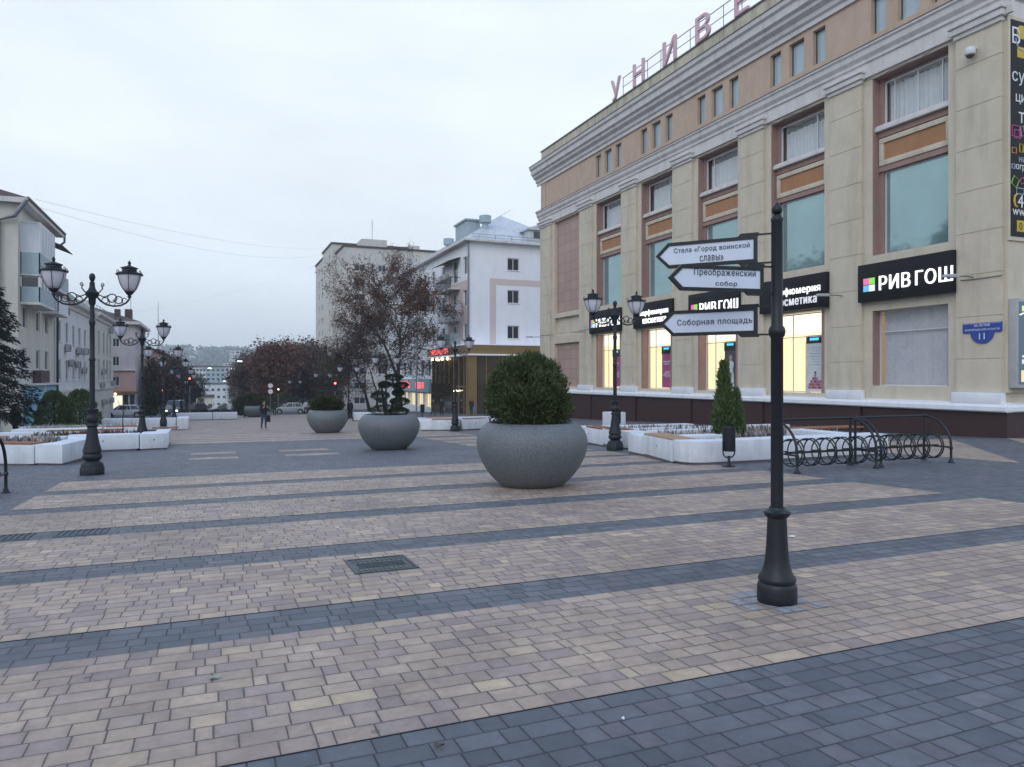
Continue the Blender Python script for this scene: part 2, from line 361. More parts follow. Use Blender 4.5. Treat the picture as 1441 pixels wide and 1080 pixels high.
def text_mesh(body, w=None, h=None, depth=.01, bold=0.0, space=1.0, align='CENTER'):
    """lettering as a solid mesh: glyph outlines from the built-in font, filled by winding number"""
    c = bpy.data.curves.new('lettering', 'FONT'); c.body = body; c.offset = bold; c.space_character = space; c.resolution_u = 4; c.fill_mode = 'NONE'
    o = bpy.data.objects.new('lettering', c); COL.objects.link(o)
    dg = bpy.context.evaluated_depsgraph_get(); me0 = bpy.data.meshes.new_from_object(o.evaluated_get(dg))
    bpy.data.objects.remove(o); bpy.data.curves.remove(c)
    P2 = [(v.co.x, v.co.y) for v in me0.vertices]; adj = {}
    for e in me0.edges:
        a, b = e.vertices; adj.setdefault(a, []).append(b); adj.setdefault(b, []).append(a)
    bpy.data.meshes.remove(me0)
    loops, seen = [], set()
    for s in adj:
        if s in seen: continue
        lp, cur, prev = [s], s, None; seen.add(s)
        # keep the contour's own direction: vertex indices rise along it
        nxt = min((q for q in adj[s]), key=lambda q: (q - s) % 10 ** 6)
        while nxt not in seen:
            lp.append(nxt); seen.add(nxt); cand = [q for q in adj[nxt] if q not in seen]
            if not cand: break
            nxt = cand[0]
        if len(lp) > 2: loops.append(lp)
    def wind(x, y):
        n = 0
        for lp in loops:
            for i, a in enumerate(lp):
                x0, y0 = P2[a]; x1, y1 = P2[lp[(i + 1) % len(lp)]]
                if y0 <= y < y1 and (x1 - x0) * (y - y0) - (x - x0) * (y1 - y0) > 0: n += 1
                elif y1 <= y < y0 and (x1 - x0) * (y - y0) - (x - x0) * (y1 - y0) < 0: n -= 1
        return n
    vs, fs = [], []
    # triangulate glyph by glyph (groups of loops whose boxes touch)
    bx = [(min(P2[i][0] for i in l), max(P2[i][0] for i in l), l) for l in loops]; bx.sort(key=lambda q: q[0]); groups = []
    for a, b, l in bx:
        if groups and a < groups[-1][1] - 1e-4: groups[-1][1] = max(groups[-1][1], b); groups[-1][2].append(l)
        else: groups.append([a, b, [l]])
    allloops = loops
    for a, b, ls in groups:
        pts, ed = [], []
        for l in ls:
            o_ = len(pts); pts += [Vector(P2[i]) for i in l]; ed += [(o_ + k, o_ + (k + 1) % len(l)) for k in range(len(l))]
        loops = ls
        ov, _, of, *_r = delaunay_2d_cdt(pts, ed, [], 0, 1e-5)
        keep = []
        for f in of:
            cx = sum(ov[i][0] for i in f) / len(f); cy_ = sum(ov[i][1] for i in f) / len(f)
            if wind(cx, cy_) != 0: keep.append(tuple(f))
        o_ = len(vs); n = len(ov); vs += [(p[0], p[1], 0) for p in ov] + [(p[0], p[1], 1) for p in ov]
        cnt = {}
        for f in keep:
            for i in range(len(f)): cnt[(f[i], f[(i + 1) % len(f)])] = 1
        for f in keep: fs.append(tuple(o_ + n + i for i in f)); fs.append(tuple(o_ + i for i in f)[::-1])
        for (i, j) in cnt:
            if (j, i) not in cnt: fs.append((o_ + i, o_ + j, o_ + n + j, o_ + n + i))
    used = sorted({i for f in fs for i in f}); mp = {i: k for k, i in enumerate(used)}
    vs = [vs[i] for i in used]; fs = [tuple(mp[i] for i in f) for f in fs]
    xs = [v[0] for v in vs]; ys = [v[1] for v in vs]; x0, x1, y0, y1 = min(xs), max(xs), min(ys), max(ys)
    if h is None: sx = sy = w / (x1 - x0)
    elif w is None: sx = sy = h / (y1 - y0)
    else: sx, sy = w / (x1 - x0), h / (y1 - y0)
    me = bpy.data.meshes.new('lettering'); me.from_pydata([((x - (x0 + x1) / 2) * sx, (y - (y0 + y1) / 2) * sy, z * depth) for x, y, z in vs], [], fs); me.update()
    return me
def frame_m(o, ux, uy):
    """matrix with local x along ux, y along uy, origin o"""
    ux, uy = Vector(ux).normalized(), Vector(uy).normalized(); uz = ux.cross(uy)
    return Matrix(((ux.x, uy.x, uz.x, o[0]), (ux.y, uy.y, uz.y, o[1]), (ux.z, uy.z, uz.z, o[2]), (0, 0, 0, 1)))
def text(name, body, o, ux, uy, m, parent, w=None, h=None, depth=.01, bold=0.0, space=1.0, world=True):
    me = text_mesh(body, w, h, depth, bold, space); me.materials.append(m)
    T = frame_m(Vector(o) - (base_of(parent) if world else Vector((0, 0, 0))), ux, uy)
    me.transform(T); ob = bpy.data.objects.new(name, me); COL.objects.link(ob); ob.parent = parent; WL[ob.name] = base_of(parent)
    return ob
# walls: axis 'x' = a wall in the plane X=c looking along (inward = +/-1 is the side its thickness goes); u is Y.  axis 'y' likewise, u is X
def slab(mb, ax, c, inw, u0, u1, z0, z1, t, mi=0):
    a, b = (c, c + inw * t) if inw > 0 else (c + inw * t, c)
    if ax == 'x': mb.box(a, u0, z0, b, u1, z1, mi)
    else: mb.box(u0, a, z0, u1, b, z1, mi)
def wall(mb, ax, c, inw, u0, u1, z0, z1, holes, t=.35):
    us = sorted({u0, u1} | {min(max(h[i], u0), u1) for h in holes for i in (0, 1)})
    rows = []
    zs = sorted({z0, z1} | {min(max(h[i], z0), z1) for h in holes for i in (2, 3)})
    for za, zb in zip(zs, zs[1:]):
        st = None
        for ua, ub in zip(us, us[1:]):
            um, zm = (ua + ub) / 2, (za + zb) / 2
            inside = any(h[0] < um < h[1] and h[2] < zm < h[3] for h in holes)
            if not inside and st is None: st = ua
            if inside and st is not None: slab(mb, ax, c, inw, st, ua, za, zb, t); st = None
        if st is not None: slab(mb, ax, c, inw, st, u1, za, zb, t)
def window(parent, ax, c, inw, u0, u1, z0, z1, bars=(), hb=(), fm='frame', gm='glass', fw=.06, sill=None, rec=.12, name='window', depth=.06):
    f = MB(); cc = c + inw * rec
    slab(f, ax, cc, inw, u0, u0 + fw, z0, z1, depth); slab(f, ax, cc, inw, u1 - fw, u1, z0, z1, depth)
    slab(f, ax, cc, inw, u0 + fw, u1 - fw, z0, z0 + fw, depth); slab(f, ax, cc, inw, u0 + fw, u1 - fw, z1 - fw, z1, depth)
    for b in bars:
        ub = u0 + (u1 - u0) * b; slab(f, ax, cc + inw * .003, inw, ub - fw * .4, ub + fw * .4, z0 + fw, z1 - fw, depth - .006)
    for b in hb:
        zb = z0 + (z1 - z0) * b; slab(f, ax, cc + inw * .006, inw, u0 + fw, u1 - fw, zb - fw * .4, zb + fw * .4, depth - .012)
    o = f.build(name, M[fm], parent)
    p = MB(); slab(p, ax, cc + inw * depth * .6, inw, u0 + fw * .5, u1 - fw * .5, z0 + fw * .5, z1 - fw * .5, .012); p.build('pane', M[gm], o)
    if sill:
        s = MB(); slab(s, ax, c - inw * .07, inw, u0 - .06, u1 + .06, z0 - .06, z0 - .002, .07 + rec); s.build('sill', M[sill], o)
    return o
def struct(o, kind='structure'): o['kind'] = kind; return o

# ------------------------------------------------------------------ ground
mb = MB(); ys = [-60, -20, 0, 40, 92, 130, 180, 260, 340, 430, 520, 640] + [640 + 43 * i for i in range(1, 21)] + [1650]
xs = [-950, -500, -260, -90, -30, 0, 30, 90, 260, 500, 950]
for y in ys:
    for x in xs: mb.v.append((x, y, zg(y) - .05 + (6 * math.sin(x * .011 + y * .004) + 4 * math.sin(x * .023) if y > 900 else 0)))
for j in range(len(ys) - 1):
    for i in range(len(xs) - 1):
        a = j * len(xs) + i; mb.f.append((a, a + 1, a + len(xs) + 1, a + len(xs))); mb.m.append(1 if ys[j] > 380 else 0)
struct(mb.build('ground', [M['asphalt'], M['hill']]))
def sheet(mb, x0, y0, x1, y1, dz):
    n = max(1, int((y1 - y0) / 12)); 
    for k in range(n):
        a, b = y0 + (y1 - y0) * k / n, y0 + (y1 - y0) * (k + 1) / n
        mb.add([(x0, a, zg(a) + dz), (x1, a, zg(a) + dz), (x1, b, zg(b) + dz), (x0, b, zg(b) + dz)], [(0, 1, 2, 3)])
mb = MB(); sheet(mb, -12, -30, 60, 94, 0); struct(mb.build('plaza', M['paver_grey']))
mb = MB()
def bands(x0, x1, edges):
    for a, b in edges: sheet(mb, x0, a * ROW, x1, b * ROW, .004)
bands(-2.98, 11.55, [(23, 35), (39, 51), (55, 67), (71, 83), (87, 99), (103, 115)])
bands(8.6, 11.55, [(118, 128), (131, 141), (144, 154), (157, 167), (170, 180), (183, 196)])
k = 204
while k < 580:
    bands(-2.98, 11.55, [(k, k + 9)]); k += 11
for x0, x1 in ((-.61, .77), (2.15, 3.78)): bands(x0, x1, [(147, 152), (161, 167)])
bands(-9.0, -3.9, [(99, 110)]); bands(-9, -4.3, [(70, 92)])
def poly(pts): mb.add([(x, y, zg(y) + .004) for x, y in pts], [tuple(range(len(pts)))])
poly([(18.1, 11.8), (25.6, 19.3), (18.1, 19.3)]); poly([(20.2, 11.6), (27.4, 11.6), (27.4, 18.2)][::1] if False else [(20.6, 12.0), (27.6, 12.0), (27.6, 18.55)])
struct(mb.build('paving', M['paver_beige']))
mb = MB(); sheet(mb, -80, 94, 90, 113, .006); sheet(mb, -1.5, 113, 6.5, 400, .006); struct(mb.build('road', M['asphalt']))
mb = MB()
for x0, x1 in ((-40, -1.8), (6.8, 60)): mb.box(x0, 113.2, zg(113) - .3, x1, 113.45, zg(113) + .14)
struct(mb.build('kerb', M['concrete']))
mb = MB()
sheet(mb, -30, 113.45, -1.8, 210, .12); sheet(mb, 6.8, 113.45, 50, 210, .12); struct(mb.build('pavement', M['paver_grey']))

# ------------------------------------------------------------------ department store on the right
FX = 27.6; Y0, Y1 = 18.6, 60.42
BAYS = [22.7, 29.19, 35.55, 41.96, 48.4]; HB = 1.85
ds = thing('department_store', 'cream and peach department store with tall pilasters and brown stone base', 'building', (FX, 40, zg(40)))
holes = []
for i, c in enumerate(BAYS):
    holes.append((c - HB, c + HB, 7.2, 15.17))
    holes.append((c - HB, c + HB, 1.35, 4.71) if i == 0 else (c - HB, c + HB, .95, 5.02))
BL = (53.1, 57.75)
holes += [(*BL, 7.25, 15.17), (*BL, 5.25, 6.85), (*BL, .98, 4.65)]
mb = MB(); wall(mb, 'x', FX, 1, Y0, Y1, .60, 15.3, holes, .5)
mb.box(FX + .5, Y0, .6, 52, Y0 + .5, 15.3); mb.box(FX + .5, Y1 - .5, .6, 52, Y1, 15.3)
mb.build('wall', M['cream_in'], ds)
mb = MB(); mb.box(FX + 1.2, Y0 + .51, 5.1, 51, Y1 - .51, 20.0); mb.box(34, Y0 + .52, -2.5, 51, Y1 - .52, 5.1); mb.build('core', M['cream_in'], ds)
# attic storey
ah = []
for c in BAYS:
    for a, b in ((-1.9, -1.1), (-.52, .52), (1.1, 1.9)): ah.append((c + a, c + b, 17.15, 18.85))
mb = MB(); wall(mb, 'x', FX, 1, Y0, Y1, 15.3, 19.2, ah, .4); mb.box(FX + .4, Y0, 15.3, 52, Y0 + .4, 19.2); mb.box(FX + .4, Y1 - .4, 15.3, 52, Y1, 19.2)
mb.build('attic_wall', M['peach'], ds)
for h in ah: window(ds, 'x', FX, 1, h[0], h[1], h[2], h[3], fm='frame_dk', gm='glass_bl', fw=.05, rec=.22, name='attic_window')
mb = MB(); 
mb.box(FX - .06, Y1 - .95, 16.7, FX, Y1, 19.15); mb.box(FX - .06, Y0, 16.7, FX, Y0 + .9, 19.15); mb.build('corner_strip', M['peach'], ds)
def prof(pts, y0, y1): return [(FX + x, y0, z) for x, z in pts], (0, y1 - y0, 0)
def sweep(name, pts, m, over, bev=0):
    mb = MB(); p, v = prof(pts, Y0 - over, Y1 + over * .9); mb.extr(p[::-1], v)
    q = [(FX + .001, Y0 + x, z + .003) for x, z in pts]; mb.extr(q, (24, 0, 0))
    return mb.build(name, M[m], ds, bevel=bev)
sweep('cornice', [(0, 19.1), (-.12, 19.1), (-.12, 19.32), (-.24, 19.42), (-.27, 19.62), (-.50, 19.78), (-.53, 19.94), (-.70, 20.05), (-.73, 20.40), (-.86, 20.50), (-.90, 20.72), (0, 20.9)], 'trim', .85)
sweep('cornice_flashing', [(0, 20.905), (-.94, 20.735), (-.94, 20.765), (0, 20.94)], 'tin', .88)
sweep('frieze_band', [(0, 15.30), (-.12, 15.30), (-.12, 15.92), (-.20, 15.97), (-.20, 16.10), (-.33, 16.26), (-.36, 16.48), (-.44, 16.55), (-.44, 16.64), (0, 16.70)], 'trim', .4)
sweep('band_flashing', [(0, 16.705), (-.47, 16.645), (-.47, 16.672), (0, 16.735)], 'tin', .42)
mb = MB(); mb.box(FX - .02, Y0 - .02, 20.75, FX + .38, Y1, 22.02); mb.box(FX + .38, Y0 - .02, 20.75, 52, Y0 + .36, 22.02)
mb.build('parapet', M['parapet'], ds)
mb = MB(); mb.box(FX - .10, Y0 - .1, 22.025, FX + .46, Y1 + .08, 22.11); mb.build('parapet_cap', M['tin'], ds)
# pilasters with horizontal joints
GZ = [2.44, 4.08, 5.72, 7.36, 9.0, 10.64, 12.28, 13.92]
def pilaster(ya, yb, side=False):
    mb = MB(); zs = [1.14] + GZ + [15.12]
    for a, b in zip(zs, zs[1:]): mb.box(FX - .15, ya, a + .012, FX - .001, yb, b - .012)
    mb.box(FX - .125, ya + .02, 1.14, FX - .002, yb - .02, 15.12)
    p = mb.build('pilaster', M['cream'], ds)
    mb = MB(); mb.box(FX - .24, ya - .06, 15.10, FX - .003, yb + .06, 15.27); mb.box(FX - .34, ya - .14, 15.27, FX - .004, yb + .14, 15.52); mb.box(FX - .42, ya - .2, 15.52, FX - .005, yb + .2, 15.64)
    mb.build('capital', M['trim'], p, bevel=.03)
    mb = MB(); mb.box(FX - .30, ya - .10, .70, FX - .006, yb + .10, 1.14); mb.build('pilaster_base', M['sill'], p, bevel=.05)
pils = [(Y0, 20.42)] + [((a + b) / 2 - .93, (a + b) / 2 + .93) for a, b in zip(BAYS, BAYS[1:])] + [((BAYS[-1] + 1.85 + BL[0]) / 2 - .40 - .2, BL[0] - .15), (BL[1] + .45, Y1)]
pils[5] = (50.75, 52.75)
for a, b in pils: pilaster(a, b)
mb = MB(); mb.box(FX - .002, Y0 - .15, 1.14, 30, Y0 - .001, 15.1); mb.build('side_pilaster', M['cream'], ds)
mb = MB(); mb.extr([(FX + x, Y0 - .32, z) for x, z in [(0, .40), (-.30, .40), (-.36, .45), (-.36, .60), (-.30, .70), (0, .76)]][::-1], (0, Y1 - Y0 + .4, 0))
mb.extr([(FX - .30, Y0 + x, z) for x, z in [(0, .403), (-.30, .403), (-.36, .45), (-.36, .60), (-.30, .70), (0, .763)]], (24, 0, 0)); mb.build('ledge', M['sill'], ds)
mb = MB(); seg = [Y0 - .22] + [x for a, b in pils[1:-1] for x in (a, b)] + [Y1 + .1]
for i, (a, b) in enumerate(zip(seg, seg[1:])): mb.box(FX - (.20 if i % 2 else .12), a + .012, -2.6, FX - .004, b - .012, .395)
mb.box(FX - .10, Y0 - .2, -2.6, FX - .006, Y1, .39); mb.box(FX, Y0 - .20, -2.6, 52, Y0 - .003, .39)
mb.build('plinth', M['granite'], ds)
# bays
for i, c in enumerate(BAYS):
    a, b = c - HB, c + HB
    mb = MB()
    for s in (a, b - .03): mb.box(FX + .04, s, 7.2, FX + .62, s + .03, 15.17)
    mb.box(FX + .04, a + .03, 15.14, FX + .62, b - .03, 15.168)
    for s in (a + .03, b - .25): mb.box(FX + .42, s, 7.2, FX + .6, s + .22, 15.14)
    mb.box(FX + .45, a + .25, 10.95, FX + .61, b - .25, 13.05); mb.box(FX + .5, a + .25, 15.0, FX + .6, b - .25, 15.14)
    mb.box(FX + .30, a + .03, 12.50, FX + .47, b - .03, 12.74); mb.box(FX + .33, a + .03, 10.97, FX + .47, b - .03, 11.2)
    bay = mb.build('bay_surround', M['rose'], ds)
    mb = MB(); mb.box(FX + .10, a + .03, 12.76, FX + .5, b - .03, 12.93); mb.box(FX + .16, a + .03, 12.93, FX + .5, b - .03, 13.02); mb.build('window_sill', M['trim'], bay, bevel=.02)
    mb = MB(); mb.box(FX + .28, a + .10, 12.22, FX + .44, b - .10, 12.45); mb.box(FX + .28, a + .10, 11.22, FX + .44, b - .10, 11.46)
    mb.box(FX + .281, a + .10, 11.46, FX + .44, a + .34, 12.22); mb.box(FX + .281, b - .34, 11.46, FX + .44, b - .10, 12.22); mb.build('panel_frame', M['trim'] if False else M['cream'], bay, bevel=.03)
    mb = MB(); mb.box(FX + .36, a + .34, 11.46, FX + .43, b - .34, 12.22); mb.build('orange_panel', M['orange'], bay)
    w1 = window(ds, 'x', FX, 1, a + .25, b - .25, 13.03, 15.0, bars=((.12, .48, .84) if i == 0 else (.22,) if i % 2 else (.78,)), gm='shopglass', fw=.07, rec=.50)
    w2 = window(ds, 'x', FX, 1, a + .25, b - .25, 7.22, 10.94, gm='glass', fw=.05, rec=.52, fm='frame')
    mb = MB(); n_ = 90; zt = 14.88 if i == 0 else 14.66; zs_ = (13.06, zt)
    for k in range(n_ + 1):
        y_ = a + .3 + (b - a - .6) * k / n_; xw = FX + .80 + .035 * math.sin(k * .9 + i) + .02 * math.sin(k * .37 + 2 * i)
        mb.v += [(xw, y_, zs_[0]), (xw, y_, zs_[1] + .02 * math.sin(k * .5))]
    for k in range(n_): mb.f.append((2 * k, 2 * k + 2, 2 * k + 3, 2 * k + 1)); mb.m.append(0)
    mb.build('curtain', M['curtain'], w1, smooth=60)
    mb = MB(); mb.box(FX + 1.0, a + .2, 13.0, FX + 1.05, b - .2, 15.1); mb.build('shade_sheet', M['backing'], w1)  # dark sheet: the shade of the unlit interior put into its colour
# ground-floor bay nearest the corner: blinds
a, b = BAYS[0] - HB, BAYS[0] + HB
for s in (a, b - .04): mb = MB(); mb.box(FX + .03, s, 1.35, FX + .5, s + .04, 4.71); mb.build('reveal', M['rose'], ds)
wd = window(ds, 'x', FX, 1, a + .04, b - .04, 1.35, 4.71, hb=(.72,), gm='shopglass', fw=.05, rec=.42)
mb = MB(); y = a + .1
while y < b - .2:
    mb.box(FX + .56, y, 1.4, FX + .572, y + .085, 4.66, T=None); y += .095
mb.build('blind', M['blind'], wd)
# blind bay panels of rose tile
for z0, z1 in ((7.25, 15.17), (5.25, 6.85), (.98, 4.65)):
    mb = MB(); mb.box(FX + .28, BL[0], z0, FX + .49, BL[1], z1); mb.build('tile_panel', M['tile'] if z0 != 5.25 else M['cream_in'], ds)
# shop windows: shallow interior behind clear glass, walls glowing in place of shop lamps
for i in (1, 2, 3, 4):
    c = BAYS[i]; a, b = c - HB, c + HB
    for s in (a, b - .22): mb = MB(); mb.box(FX + .03, s, .95, FX + .62, s + .22, 5.02); mb.build('reveal', M['rose'], ds)
    w = window(ds, 'x', FX, 1, a + .22, b - .22, .97, 5.0, bars=(.72,), hb=(.70,), gm='shopglass', fw=.06, rec=.45, name='shop_window')
    mb = MB(); mb.box(FX + 2.6, a - .9, .8, FX + 2.7, b + .9, 5.08); mb.box(FX + .65, a - .9, .8, FX + 2.6, a - .8, 5.08); mb.box(FX + .65, b + .8, .8, FX + 2.6, b + .9, 5.08)
    mb.build('glowing_back_wall', M['shopglow'], w)
    mb = MB(); mb.box(FX + .64, a - .9, .72, FX + 2.7, b + .9, .8); mb.build('shop_floor', M['whitep'], w)
    mb = MB(); mb.box(FX + .66, a - .8, 3.95, FX + .72, b + .8, 5.05) if i < 4 else mb.box(FX + .66, a - .8, 4.1, FX + .72, b + .8, 5.05); mb.build('lit_lightbox', M['shopglow2'], w)
    sh = MB(); rnd = random.Random(i)
    for k in range(5): sh.box(FX + 2.25, c - .6, 1.0 + k * .55, FX + 2.58, b - .2, 1.03 + k * .55)
    for s in (c - .6, c + .35, b - .2): sh.box(FX + 2.22, s, .8, FX + 2.59, s + .04, 3.6)
    sh.build('shelf', M['frame'], w)
    pr = MB()
    for k in range(5):
        y = c - .5
        while y < b - .35:
            if rnd.random() < .85: pr.box(FX + 2.3, y, 1.035 + k * .55, FX + 2.45, y + rnd.uniform(.06, .13), 1.035 + k * .55 + rnd.uniform(.12, .32), rnd.randrange(4))
            y += .16
    pr.build('goods', [M['magp'], M['yellow'], M['blp'], M['orgp']], w)
    # standing poster at the near side of the window
    pa = a + .62 * a / 27.6 + .06; pb = pa + 1.12
    mb = MB(); mb.box(FX + 0.620, pa, 1.05, FX + 0.660, pb, 3.62); po = mb.build('poster', M[('', 'whitep', 'bluesign_dark', 'magp', 'magp')[i]] if i != 2 else mat('navy_poster', (.045, .06, .12), .5), w)
    mb = MB(); mb.box(FX + 0.600, pa - .02, 3.30 if i != 1 else 3.45, FX + 0.620, pb + .02, 3.85); mb.build('poster_header', M['black'], po)
    mb = MB()
    for k in range(6): mb.box(FX + 0.592, pa + .30 + k * .10, 3.60, FX + 0.599, pa + .375 + k * .10, 3.72)
    mb.build('blue_lettering', M['blueled'], po)
    if i == 1:
        mb = MB(); 
        for col_, hh in enumerate((2, 3, 4, 6, 4, 3, 3)):
            for r_ in range(hh): mb.box(FX + 0.610, pb - .12 - col_ * .135 - .12, 1.15 + r_ * .15, FX + 0.619, pb - .12 - col_ * .135, 1.28 + r_ * .15, (col_ + r_) % 3)
        mb.build('pink_blocks', [M['magp'], mat('rose_print', (.55, .22, .28), .5), mat('wine_print', (.25, .04, .08), .5)], po)
        mb = MB()
        for k in range(7): mb.box(FX + 0.610, pa + .2 + (k % 3) * .05, 2.35 + k * .14, FX + 0.618, pb - .2 - (k * 7 % 4) * .06, 2.38 + k * .14)
        mb.build('print_lines', M['blp'], po)
    elif i == 2:
        mb = MB(); T = None
        dress = [(0, .1), (.16, .1), (.30, .12), (.36, .2), (.30, .9), (.24, 1.2), (.30, 1.5), (.24, 1.62), (.1, 1.66)]
        pts = [(y_, z_) for y_, z_ in [(-.32, .08), (.32, .08), (.26, .8), (.19, 1.1), (.30, 1.42), (.16, 1.6), (-.16, 1.6), (-.30, 1.42), (-.19, 1.1), (-.26, .8)]]
        mb.extr([(FX + 0.617, (pa + pb) / 2 + y_, 1.1 + z_) for y_, z_ in pts], (-.01, 0, 0)); mb.build('printed_dress', M['whitep'], po)
        mb = MB(); mb.ball((FX + 0.615, (pa + pb) / 2, 2.86), .008, .15, .19, 14); mb.build('printed_face', mat('print_skin', (.5, .33, .27), .5), po)
        mb = MB(); mb.ball((FX + 0.619, (pa + pb) / 2 + .02, 2.86), .006, .27, .33, 14); mb.build('printed_hair', mat('print_hair', (.09, .06, .05), .5), po)
    else:
        text('print_text', '-40%' if i == 3 else '-40', (FX + 0.618, (pa + pb) / 2, 1.95), (0, -1, 0), (0, 0, 1), M['whitep'], po, w=.8, h=.42, depth=.006, bold=.02)
        mb = MB(); mb.box(FX + 0.610, pa + .15, 2.75, FX + 0.618, pb - .15, 2.82); mb.box(FX + 0.610, pa + .25, 2.6, FX + 0.618, pb - .25, 2.65); mb.build('print_lines', M['whitep'], po)
# cables sagging under the frieze and along the sign line
for a, b, z, sag in ((20.6, 26.0, 15.18, .10), (27.6, 31.8, 15.2, .12), (34, 38, 15.2, .06), (39.4, 44.6, 15.2, .08), (18.5, 20.2, 5.55, .02), (51, 60.3, 5.5, .04)):
    mb = MB(); mb.tube([(FX - .18, a + (b - a) * t / 8, z + .06 * math.sin(t * 2.1) * (z > 10) - sag * math.sin(math.pi * t / 8)) for t in range(9)], .016, 5); mb.build('cable', M['tin'], ds)
mb = MB(); y = 19.0
R_X = FX + .2
mb.tube([(R_X, 18.8, 23.55), (R_X, 46.6, 23.55)], .03, 6); mb.tube([(R_X, 18.8, 22.9), (R_X, 46.6, 22.9)], .025, 6)
while y < 46.8: mb.tube([(R_X, y, 22.1), (R_X, y, 23.55)], .025, 6); y += 1.62
mb.build('roof_railing', M['rail'], ds)
# roof lettering
rs = thing('rooftop_sign', 'large faded pink rooftop letters standing along the store parapet', 'sign', (FX + .12, 40, 22.11))
for ch, yc, wd_ in (('У', 47.1, 1.25), ('Н', 43.98, 1.37), ('И', 40.26, 1.44), ('В', 36.77, 1.38), ('Е', 33.25, 1.15)):
    text('letter', ch, (FX + .0, yc, 22.115 + .78), (0, -1, 0), (0, 0, 1), M['letter'], rs, w=wd_, h=1.56, depth=.16, bold=.03)
# fascia signs
LOGO = ('sq_pink', 'sq_green', 'sq_blue', 'sq_white')
def fascia(i, label, kind, group):
    c = BAYS[i]; a, b = c - 2.32, c + 2.32; x = FX - .36
    t = thing('shop_sign', label, 'shop sign', (x, c, 5.11), 0, group)
    mb = MB(); mb.box(x, a, 5.11, FX - .155, b, 6.79); mb.build('panel', M['black'], t, bevel=.012)
    def yy(f): return b + (a - b) * f             # fraction across the board, left to right
    if kind:
        for k, (dy, dz) in enumerate(((0, .31), (.31, .31), (0, 0), (.31, 0))):
            mb = MB(); y = c + 1.98 - dy; mb.box(x - .04, y - .28, 5.56 + dz, x - .001, y, 5.84 + dz); mb.build('logo_square', M[LOGO[k]], t)
        text('letters', 'РИВ', (x - .002, c + .36, 5.86), (0, -1, 0), (0, 0, 1), M['signlit'], t, w=1.54, h=.62, depth=.06, bold=.045, space=1.08)
        text('letters', 'ГОШ', (x - .002, c - 1.50, 5.86), (0, -1, 0), (0, 0, 1), M['signlit'], t, w=1.66, h=.62, depth=.06, bold=.045, space=1.08)
    else:
        text('letters', 'парфюмерия', (x - .002, c - .30, 6.06), (0, -1, 0), (0, 0, 1), M['signlit'], t, w=3.3, h=.46, depth=.05, bold=0, space=1.14)
        text('letters', 'косметика', (x - .002, c - .35, 5.54), (0, -1, 0), (0, 0, 1), M['signdim' if i == 1 else 'signlit'], t, w=2.75, h=.34, depth=.05, bold=0, space=1.14)
for i, l, k in ((0, 'large black shop sign with РИВ ГОШ and four coloured squares above the blinds window', 1), (1, 'black sign reading парфюмерия косметика partly behind the signpost pole', 0),
                (2, 'black РИВ ГОШ sign half hidden behind the arrow signs', 1), (3, 'black парфюмерия косметика sign left of the arrow signs', 0), (4, 'black РИВ ГОШ sign farthest along, behind the double street lamp', 1)):
    fascia(i, l, k, 'black shop signs along the store front')
def flood(y, z, label):
    t = thing('floodlight', label, 'floodlight', (FX - .16, y, z), 0, 'floodlights on the store front')
    mb = MB(); mb.tube([(FX - .15, y, z), (FX - .55, y + .05, z + .02), (FX - 1.0, y + .1, z - .02)], .025, 6); mb.build('arm', M['rail'], t)
    mb = MB(); mb.add([(-.32, -.12, -.05), (.32, -.16, -.05), (.32, .16, -.05), (-.32, .12, -.05), (-.30, -.1, .05), (.26, -.13, .09), (.26, .13, .09), (-.30, .1, .05)],
                      [(0, 3, 2, 1), (4, 5, 6, 7), (0, 1, 5, 4), (1, 2, 6, 5), (2, 3, 7, 6), (3, 0, 4, 7)], 0, Matrix.Translation((FX - 1.25, y + .12, z)))
    mb.build('housing', M['ac'], t, bevel=.015)
flood(26.1, 5.55, 'grey floodlight on an arm right of the парфюмерия sign by the pole'); flood(19.7, 5.62, 'grey floodlight on an arm right of the large РИВ ГОШ sign')
flood(51.6, 5.3, 'small floodlight on the pilaster left of the farthest shop sign'); flood(46.2, 5.6, 'small floodlight between the two farthest shop signs'); flood(60.2, 5.35, 'small floodlight on the far left corner of the store')
t = thing('security_camera', 'white dome security camera high on the corner pilaster', 'camera', (FX - .15, 19.62, 14.3))
mb = MB(); mb.box(FX - .36, 19.52, 14.42, FX - .151, 19.72, 14.52); mb.lathe([(.05, .32), (.15, .29), (.19, .2), (.19, .02), (.17, 0)], 18, (FX - .42, 19.62, 14.18)); mb.build('housing', M['frame'], t, smooth=50)
mb = MB(); mb.ball((FX - .42, 19.62, 14.17), .15, .15, .12, 14); mb.build('dome', M['glass_dk'], t, smooth=60)
t = thing('address_plaque', 'blue enamel address plaque with number 11 on the corner pilaster', 'plaque', (FX - .16, 19.31, 3.4))
mb = MB(); x = FX - .17; cy_, hz = 19.31, 3.52
pts = [(.78, .30), (.78, -.08), (.48, -.08)] + [(.46 * math.cos(q), -.10 - .40 * math.sin(q)) for q in [math.pi * k / 12 for k in range(13)]] + [(-.48, -.08), (-.78, -.08), (-.78, .30)]
mb.extr([(x, cy_ + u, hz + v) for u, v in pts][::-1], (-.03, 0, 0)); mb.build('plate', M['bluesign'], t)
text('number', '11', (x - .031, cy_, hz - .22), (0, -1, 0), (0, 0, 1), M['whitep'], t, w=.22, h=.24, depth=.004, bold=.015)
text('street_name', '50-ЛЕТИЯ', (x - .031, cy_, hz + .20), (0, -1, 0), (0, 0, 1), M['whitep'], t, w=.62, h=.09, depth=.004)
